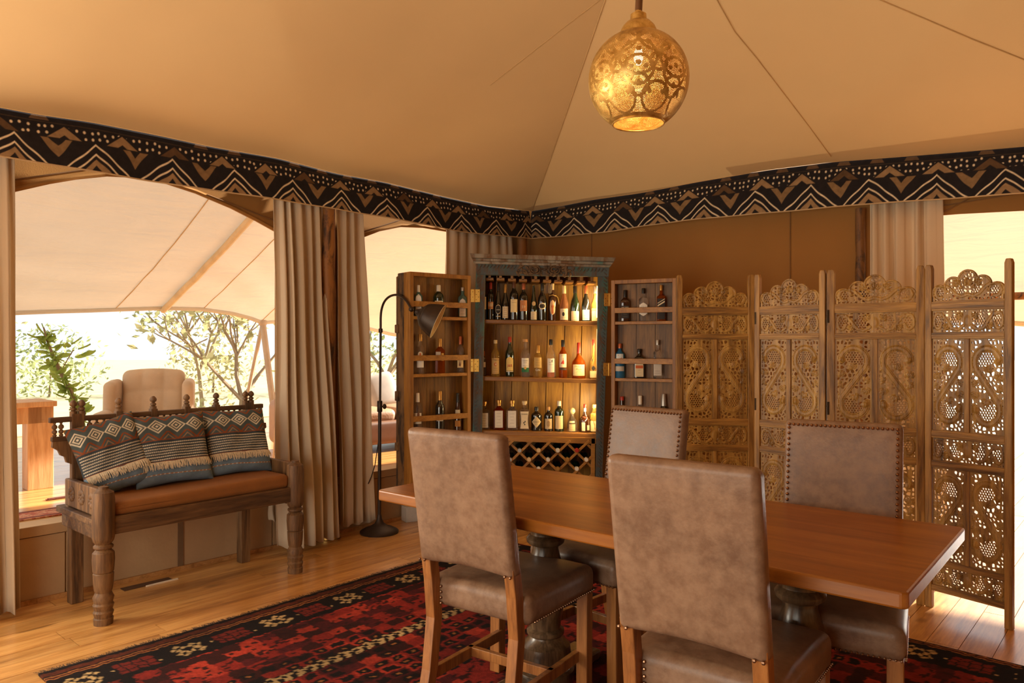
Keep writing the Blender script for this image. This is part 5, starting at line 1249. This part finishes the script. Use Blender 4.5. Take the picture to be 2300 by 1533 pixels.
# 0.44 m wide panel in local x, rails from the floor up
RAILS = [(.090, .122), (.222, .254), (.722, .758), (.872, .912), (1.376, 1.408), (1.518, 1.566)]
for i in range(4):
    a, b = PTS[i]-sc0, PTS[i+1]-sc0; mid = (a+b)/2; L_ = (b-a).length-.006; rz = math.atan2((b-a).y, (b-a).x)
    m = MB()
    for s in (-1, 1):
        x = s*.2015; pl = [(x-.0185, 0), (x+.0185, 0), (x+.0185, 1.735), (x+.012, 1.755), (x-.012, 1.755), (x-.0185, 1.735)]
        m.prism(pl, -.016, .016, lambda p, z, h: (p, h, z))
    pn = m.build('screen_panel', M_scr, screen, False, .004); pn.location = (mid.x, mid.y, 0); pn.rotation_euler = (0, 0, rz); pn.scale = (L_/.44, 1, 1)
    for z0, z1 in RAILS:
        r = MB().bx(-.184, .184, -.013, .013, z0, z1); r.bx(-.184, .184, -.0155, .0155, z0+.009, z1-.009); r.build('rail', M_scrx, pn, False, .002)
    for z0, z1 in ((.254, .722), (.912, 1.376)): MB().bx(-.0125, .0125, -.014, .014, z0, z1).build('mullion', M_scr, pn, False, .002)
    for s in (-1, 1):
        A_ = tallA if (s > 0) else tallB
        inst('carved_panel', A_, pn, (s*.0972, 0, .909), (0, 0, 0), (1, 1, 1.042)); inst('carved_panel', A_, pn, (s*.0972, 0, .251), (0, 0, 0), (1, 1, 1.048))
    inst('carved_frieze', frz, pn, (0, 0, .119), (0, 0, 0), (1.015, 1, .98)); inst('carved_frieze', frz, pn, (0, 0, .755), (0, 0, 0), (1.015, 1, 1.10)); inst('carved_frieze', frz, pn, (0, 0, 1.405), (0, 0, 0), (1.015, 1, 1.08))
    inst('carved_crest', crs, pn, (0, 0, 1.562), (0, 0, 0), (1.03, 1, 1.06))
    if i < 3:
        for z in (.40, 1.0, 1.50): 
            MB().tube([(b.x, b.y-.018, z-.035), (b.x, b.y-.018, z+.035)], .006, 8).build('hinge', plain('hinge_dark', S(60, 44, 26), .4, .8), screen)

# ------------------------------------------------------------------ small things on the floor
a = G(920, 1172); rzb = .55
bx = empty('white_box', (a.x, a.y+.05, 0), rzb, 'small white carton standing on the floor under the table end', 'box'); 
MB().bx(-.055, .055, -.05, .05, 0, .115).build('carton', plain('carton_white', S(206, 200, 190), .6), bx, False, .003); MB().bx(-.055, .055, -.004, .004, .1152, .1165).build('tape', plain('tape_tan', S(190, 160, 120), .4), bx, False)
vp = G(345, 1310); va = math.atan2(U.y, U.x)
vent = empty('floor_vent', (vp.x, vp.y, 0), va, 'dark floor vent slot with a bright metal edge under the bench', 'vent')
MB().bx(-.16, .10, -.015, .045, .0, .004).build('plate', plain('vent_dark', S(74, 44, 20), .6), vent, False); MB().bx(-.05, .125, -.03, -.018, 0, .006).build('metal_edge', plain('vent_metal', S(242, 228, 204), .4, .2), vent, False)
cb = MB(); cb.tube([(*lxy(LA(lb.x, lb.y)+.25, .05), .006), (*lxy(LA(lb.x, lb.y)+.5, .09), .006), (*lxy(LA(lb.x, lb.y)+.8, .05), .006)], .004, 6)
# ------------------------------------------------------------------ lounge beyond the left openings
M_fab = plain('chair_velvet', S(206, 176, 140), .8, var=.08, bump=.15, sheen=.3)
def ray_b(px, b): return LW(px, b)
def sh(v, x): return v
# fly sheet: outer edge 3 m out, rising to the wall
edgeL = [(-120, 716), (-40, 706), (38, 700), (120, 697), (200, 695), (290, 692), (365, 690), (450, 692), (520, 702), (560, 712), (590, 723), (610, 721), (660, 718), (740, 722), (816, 733), (850, 742), (882, 750), (940, 752), (1010, 752)]
pxs = np.linspace(-120, 1010, 110); E = [ray_b(p, -3.0) for p in pxs]; EZ = [zat(interp(p, edgeL), e.y) for p, e in zip(pxs, E)]
fly = MB()
def flyp(u, v):
    i = u*(len(pxs)-1); k = int(min(i, len(pxs)-2)); f = i-k; e = E[k].lerp(E[k+1], f); z = lerp(EZ[k], EZ[k+1], f)
    q = e+NI*(2.75*v); base = 1.62
    zz = z+(2.95-z)*v-.10*math.sin(PI*v)*(.6+.4*math.sin(LA(*e)*1.6)) + .010*math.sin(LA(*e)*5+v*34+2*math.sin(LA(*e)*2.3))*math.sin(PI*min(1, v*1.6))*max(0, 1-v*1.5)
    return (q.x, q.y, zz)
fly.grid(flyp, 200, 80); flo = tag(fly.build('lounge_fly', M_fly, None), 'cream canvas lounge roof stretched beyond the arched openings', 'canopy')
MB().tube([flyp(u, 0) for u in np.linspace(0, 1, 120)], .028, 8).build('hem', M_fly, flo)
def fly_at(a, v):                                             # sample the sheet at wall coordinate a
    best = min(range(201), key=lambda k: abs(LA(*flyp(k/200, 0)[:2])-a)); return Vector(flyp(best/200, v))
for px in (365, 905):
    a = LA(*ray_b(px, -3.0)); MB().tube([fly_at(a, v)-Vector((0, 0, .03)) for v in np.linspace(0, 1, 16)], .030, 8).build('batten', plain('batten_cream', S(222, 200, 166), .8), flo)
for px in (258, 454, 588): 
    a = LA(*ray_b(px, -3.0)); MB().tube([fly_at(a, v)-Vector((0, 0, .004)) for v in np.linspace(0, 1, 14)], .004, 5).build('seam', M_seam, flo)
# A-frame of poles at the scallop
tp = Vector((*ray_b(590, -3.0), zat(724, ray_b(590, -3.0).y))); M_wh = plain('pole_grey', S(186, 168, 146), .7)
af = empty('tripod_pole', (tp.x, tp.y, .40), 0, 'pale A-frame of tent poles holding up the lounge roof corner', 'pole')
for px, b in ((540, -3.6), (622, -2.75)):
    f = ray_b(px, b); MB().tube([tp, Vector((f.x, f.y, .36))], .034 if px > 600 else .022, 8).build('leg', M_wh, af, world=True)
MB().ball(tp, .05, 10, 6).build('joint', M_wh, af, world=True)
# console table on the raised floor
ct = G(92, 1090, .40); ctb = LB(ct.x, ct.y); ca = LA(ct.x, ct.y)
tab = empty('console_table', (*lxy(ca-.41, ctb), .40), math.atan2(U.y, U.x), 'sunlit slab-sided wooden side table beyond the left opening', 'table')
M_ctab = wood('side_table', S(188, 128, 74), S(214, 158, 102), S(232, 184, 132), 'z', .8, .5)
zt_ = zat(898, ct.y)-.40; MB().bx(-.45, .46, -.16, .20, zt_-.035, zt_).build('table_top', M_ctab, tab, False, .004); MB().bx(-.42, .43, -.14, -.10, zt_-.14, zt_-.03).build('apron', M_ctab, tab, False)
for x in (-.36, .37): MB().bx(x-.075, x+.075, -.14, -.02, 0, zt_-.03).build('leg', M_ctab, tab, False, .004)
# wing chair
wp = ray_b(335, -1.5); zt2 = zat(838, wp.y); wc = empty('wing_chair', (wp.x, wp.y, .40), math.atan2(-wp.y, -wp.x)+PI/2-.15, 'tufted beige wing chair standing behind the bench', 'armchair')
Hh = zt2-.40
def tuft(q):
    s = .022*(abs(math.cos(q.x*20))**.5*abs(math.cos(q.z*11+.4))**.5-.5) if q.y < 0 else 0; return Vector((q.x, q.y+.14*(q.z/.5)*.6-s+.25*q.x*q.x*0, q.z+.03*math.cos(q.x*5)))
MB().rbox((0, .22, Hh*.62), (.46, .13, Hh*.76), .05, 3, 30, tuft).build('backrest', M_fab, wc, angle=70)
for s in (-1, 1):
    MB().rbox((s*.27, .10, Hh*.70), (.085, .30, Hh*.46), .04, 3, 6, lambda q: Vector((q.x+s*.05*(-q.y), q.y+.10*q.z, q.z-.10*max(0, -q.y)))).build('wing', M_fab, wc, angle=70)
    MB().rbox((s*.29, -.08, .27), (.10, .50, .36), .045, 3, 4).build('arm', M_fab, wc, angle=70)
    for y in (-.28, .26): MB().lathe([(0, .014), (.10, .024)], (s*.26, y, 0), 8).build('leg', M_bench, wc)
MB().rbox((0, -.06, .26), (.50, .52, .16), .05, 3, 5).build('seat', M_fab, wc, angle=70)
MB().rbox((0, -.04, .14), (.54, .54, .12), .03, 2, 2).build('base', M_fab, wc, angle=70)
# sofa
so = ray_b(842, -1.15); sofa = empty('sofa', (so.x, so.y, .40), math.atan2(U.y, U.x)-.1, 'tufted pale leather sofa seen beside the floor lamp', 'sofa')
M_sofa = plain('sofa_leather', S(178, 138, 104), .5, var=.1, bump=.15)
sz = zat(880, so.y)-.40
def tuft2(q): return Vector((q.x, q.y-(.018*abs(math.sin(q.x*9))*abs(math.sin(q.z*14)) if q.y < 0 else 0), q.z))
MB().rbox((0, .30, sz*.62), (1.5, .16, sz*.62), .06, 3, 16, tuft2).build('backrest', M_sofa, sofa, angle=70)
MB().rbox((0, -.05, .17), (1.5, .80, .20), .03, 3, 4).build('base', plain('sofa_base', S(116, 76, 46), .6), sofa, angle=70)
for k in (-1, 1): MB().rbox((k*.36, -.08, .30), (.70, .62, .13), .05, 3, 8, lambda q: Vector((q.x, q.y, q.z+.02*math.cos(q.x*4)*math.cos(q.y*4)))).build('seat_cushion', M_sofa, sofa, angle=70)
for k in (-1, 1): MB().rbox((k*.80, -.02, .26), (.16, .84, .40), .07, 3, 4).build('arm', M_sofa, sofa, angle=70)
for sx in (-.7, .7):
    for sy in (-.38, .28): MB().lathe([(0, .02), (.08, .028)], (sx, sy, 0), 8).build('leg', M_bench, sofa)
for i, (x, lab_, r) in enumerate(((-.40, 'plump cream scatter cushion on the sofa beside the curtain', .3), (.12, 'pale grey scatter cushion on the sofa beside the cabinet door', -.2))):
    q = WM[sofa] @ Vector((x, .10, .50)); o = MB().rbox((0, 0, 0), (.36, .13, .34), .06, 3, 5, lambda q: Vector((q.x*(1-.5*q.z*q.z), q.y*(1-6*q.x*q.x)+.0, q.z))).build('scatter_cushion', plain('scatter_%d' % i, S(214, 196, 168) if i == 0 else S(196, 188, 176), .85), None, angle=70)
    o.location = q; o.rotation_euler = (-.35, r, WM[sofa].to_euler().z); tag(o, lab_, 'cushion')
# leaning folding chair frame beside the curtain
fp = ray_b(630, -.42); fc = empty('folding_chair', (fp.x, fp.y, .40), math.atan2(U.y, U.x), 'folded wooden camp chair leaning beside the curtain', 'chair')
M_fc = wood('camp_wood', S(196, 140, 80), S(224, 172, 112), S(236, 196, 142), 'z', 1, .5)
for x, dx in ((-.05, .10), (.0, .12), (.16, .05)): MB().beam((x, 0, 0), (x+dx, .10, .56), .022, .035, (1, 0, 0)).build('leg', M_fc, fc, False, .003)
MB().beam((.02, .07, .44), (.30, .09, .44), .02, .03).build('rail', M_fc, fc, False, .003)
MB().grid(lambda u, v: (.03+.25*u, .05+.02*math.sin(u*PI), .10+.33*v), 6, 4).build('canvas_seat', M_fab, fc, solid=.004)
# rugs on the raised floor
for (x0, y0, x1, y1, lab_) in ((40, 1196, 132, 1140, 'faded red rug on the raised floor beside the pale curtain'), (104, 1124, 240, 1104, 'small faded red rug on the raised floor under the bench back')):
    p, q = G(x0, y0, .40), G(x1, y1, .40); a0, b0_, a1, b1_ = LA(p.x, p.y), LB(p.x, p.y), LA(q.x, q.y), LB(q.x, q.y); b0_, b1_ = min(-.18, max(b0_, b1_)), min(b0_, b1_); ctr2 = lxy((a0+a1)/2, (b0_+b1_)/2)
    a0, a1 = min(a0, a1), max(a0, a1); m = MB(); m.hexa([(*lxy(*c), .401) for c in ((a0, b0_), (a1, b0_), (a1, b1_), (a0, b1_))]+[(*lxy(*c), .408) for c in ((a0, b0_), (a1, b0_), (a1, b1_), (a0, b1_))])
    rg = m.build('lounge_rug', worn('faded_rug', S(188, 96, 70), S(214, 160, 120), 30, (.45, .6), .95, .2), None, False, loc=(ctr2.x, ctr2.y, .401)); tag(rg, lab_, 'rug')
    m = MB(); o2 = lxy(0, 0)
    for f in (.12, .88): 
        bb = lerp(b0_, b1_, f); m.hexa([(*lxy(a, bb+d), z) for z in (.4075, .4095) for a, d in ((a0+.01, -.012), (a1-.01, -.012), (a1-.01, .012), (a0+.01, .012))])
    s_ = m.build('stripe', plain('rug_stripe', S(120, 60, 44), .9), None, False); s_.parent = rg; s_.location = tuple(-q for q in rg.location)
# leafy climber
cl = P(150, 900, 6.0); vine = empty('climbing_plant', (cl.x, cl.y, .40), 0, 'leafy green climber on a bent stem outside the left opening', 'plant')
M_leaf = canvas('leaf_green', S(136, 152, 78), .5, .15, .2, S(170, 190, 90), 60); VD = 6.0
stem = [P(x, y, VD) for x, y in ((98, 735), (106, 765), (120, 800), (136, 835), (152, 865), (166, 895), (178, 925), (186, 955), (190, 1010), (190, 1060))]
MB().tube(stem, [.006, .008, .012, .016, .018, .02, .02, .02, .02, .02], 7).build('stem', plain('stem_bark', S(140, 116, 80), .8), vine, world=True)
lm = MB(); lm.grid(lambda u, v: ((2*u-1)*.5*math.sin(PI*min(1, v*.94+.03))**.8*(1-.25*v), -.12*v*v+.10*abs(2*u-1), v), 4, 6); leafme = lm.mesh('leaf', M_leaf)
rnd = random.Random(11)
for i in range(150):
    t = rnd.random()*8.0; k = int(t); p = stem[k].lerp(stem[k+1], t-k)-Vector((cl.x, cl.y, .40)); s = rnd.uniform(.05, .105)
    inst('leaf', leafme, vine, p+Vector((rnd.uniform(-.03, .03), rnd.uniform(-.05, .05), rnd.uniform(-.03, .03))), (rnd.uniform(-2.2, -.4), rnd.uniform(-1, 1), rnd.uniform(0, 6.3)), (s*.62, s, s))
for (x, y) in ((160, 770), (175, 782), (168, 800), (150, 778), (182, 795)):
    inst('leaf', leafme, vine, P(x, y, VD)-Vector((cl.x, cl.y, .40)), (-1.3, rnd.uniform(-.6, .6), rnd.uniform(-1, 1)), (.07, .11, .11))
MB().tube([stem[3], P(150, 810, VD), P(165, 785, VD)], .004, 5).build('shoot', plain('stem_bark', S(140, 116, 80), .8), vine, world=True)

# ------------------------------------------------------------------ trees and bushes outside
M_bark = plain('bark_pale', S(146, 122, 94), .9); M_fol = [canvas('foliage_%d' % k, S(*c), .5, .15, .1, S(*c), 20) for k, c in enumerate(((158, 154, 108), (144, 150, 100), (166, 156, 112)))]
def tree(loc, h, spread, nleaf, seed, mk, label, lean=0.0, leafs=.07):
    rnd = random.Random(seed); root = empty('tree', loc, 0, label, 'tree', None); m = MB(); tips = []
    def grow(p, d, L_, r, lev):
        q = p+d*L_; mid = p.lerp(q, .5)+Vector((rnd.uniform(-1, 1), rnd.uniform(-1, 1), 0))*L_*.06; m.tube([p, mid, q], [r, r*.8, r*.62], 6, False)
        if lev >= 3: tips.append(q); return
        for _ in range(3 if lev else 4):
            e = (d+Vector((rnd.uniform(-1, 1), rnd.uniform(-1, 1), rnd.uniform(-.2, .8)))*spread).normalized(); grow(q, e, L_*rnd.uniform(.55, .75), r*.58, lev+1)
        tips.append(q)
    grow(Vector((0, 0, 0)), Vector((lean, 0, 1)).normalized(), h*.38, h*.018, 0)
    m.build('trunk', M_bark, root)
    n = nleaf; rs = np.random.RandomState(seed); T = np.array([tuple(t) for t in tips]); c = T[rs.randint(0, len(T), n)]+rs.normal(0, h*.055, (n, 3))
    a = rs.normal(0, 1, (n, 3)); a /= np.linalg.norm(a, axis=1)[:, None]; b = np.cross(a, rs.normal(0, 1, (n, 3))); b /= np.linalg.norm(b, axis=1)[:, None]; s = leafs*(.6+.8*rs.rand(n, 1))
    V = np.stack([c-a*s, c+b*s*.45, c+a*s, c-b*s*.45], 1).reshape(-1, 3); f = fast_mesh('foliage', V, np.arange(4*n).reshape(-1, 4), M_fol[mk], root, smooth=False); f['kind'] = 'stuff'
TREES = [((-3.9, 10.6, -.6), 3.0, .9, 300, 3, 2, 'thin bare-branched tree beyond the A-frame poles'), ((-9.0, 12.5, -.6), 4.4, .8, 900, 4, 1, 'leafy tree beyond the climber'), ((-6.6, 15.5, -.6), 3.6, .9, 800, 6, 0, 'bushy dry-leaved tree beyond the wing chair'),
         ((-2.4, 14.0, -.6), 3.4, .9, 1200, 8, 1, 'small tree seen between curtain and cabinet door'), ((-12, 17, -.6), 4.6, .8, 900, 9, 2, 'broad tree far beyond the side table'), ((7.2, 15.5, -.6), 3.4, .9, 2500, 12, 0, 'tree beyond the folding screen')]
for t in TREES: tree(*t)
rnd = random.Random(21)
for i in range(7):
    x, y = ((-21, 22), (-17, 27), (-12, 29.5), (-6.5, 30), (-1.2, 28), (-5.4, 12.0), (11, 24))[i]; h = rnd.uniform(1.7, 2.1) if i != 5 else 1.0
    rs = np.random.RandomState(40+i); n = 800; v = rs.normal(0, 1, (n, 3)); v /= np.linalg.norm(v, axis=1)[:, None]; c = v*np.array([h*1.1, h*.8, h*.8])*(rs.rand(n, 1)**.4)+np.array([0, 0, h*.6]); c[:, 2] = np.abs(c[:, 2])
    a = rs.normal(0, 1, (n, 3)); a /= np.linalg.norm(a, axis=1)[:, None]; b = np.cross(a, v); s = .11 if h > 1.5 else .06
    V = np.stack([c-a*s, c+b*s*.5, c+a*s, c-b*s*.5], 1).reshape(-1, 3)
    root = empty('bush', (x, y, -.6), 0, {0: 'dry round bush far behind the climbing plant', 5: 'low dry bush in front of the bare-branched tree', 6: 'dry round bush far beyond the folding screen'}.get(i, 'dusty green round bush on the far open ground'), 'bush', 'bushes on the open ground')
    f = fast_mesh('foliage', V, np.arange(4*n).reshape(-1, 4), M_fol[i % 3], root, smooth=False); f['kind'] = 'stuff'
    MB().tube([(0, 0, 0), (.05, 0, h*.5)], [.05, .02], 6).build('stem', M_bark, root)
# ------------------------------------------------------------------ beyond the right opening
fr_ = MB()
def flyr(u, v):
    p = rxy(2.0+3.4*u, -.05-2.0*v); return (p.x, p.y, 2.80-1.25*v-.06*math.sin(PI*v)+.05*math.sin(u*7)*v)
fr_.grid(flyr, 40, 20); fo_ = tag(fr_.build('porch_fly', M_fly, None), 'cream canvas porch roof beyond the right opening', 'canopy')
MB().tube([flyr(u, 1) for u in np.linspace(0, 1, 40)], .028, 8).build('hem', M_fly, fo_)
a, b = rxy(2.3, -1.5), rxy(5.4, -1.5); pb_ = MB(); pb_.tube([(*a, 1.735), (*b, 1.735)], .032, 10)
po = pb_.build('ridge_pole', M_pole, None, loc=(*((a+b)/2), 1.735)); tag(po, 'dark horizontal tent pole under the porch roof', 'pole')
for k in (0, 1):
    q = rxy((2.4, 5.3)[k], -1.5); MB().tube([(*q, -.0), (*q, 1.735)], .035, 8).build('upright', M_pole, po); c = po.children[-1]; 
for c in po.children: c.location = tuple(-q for q in po.location)
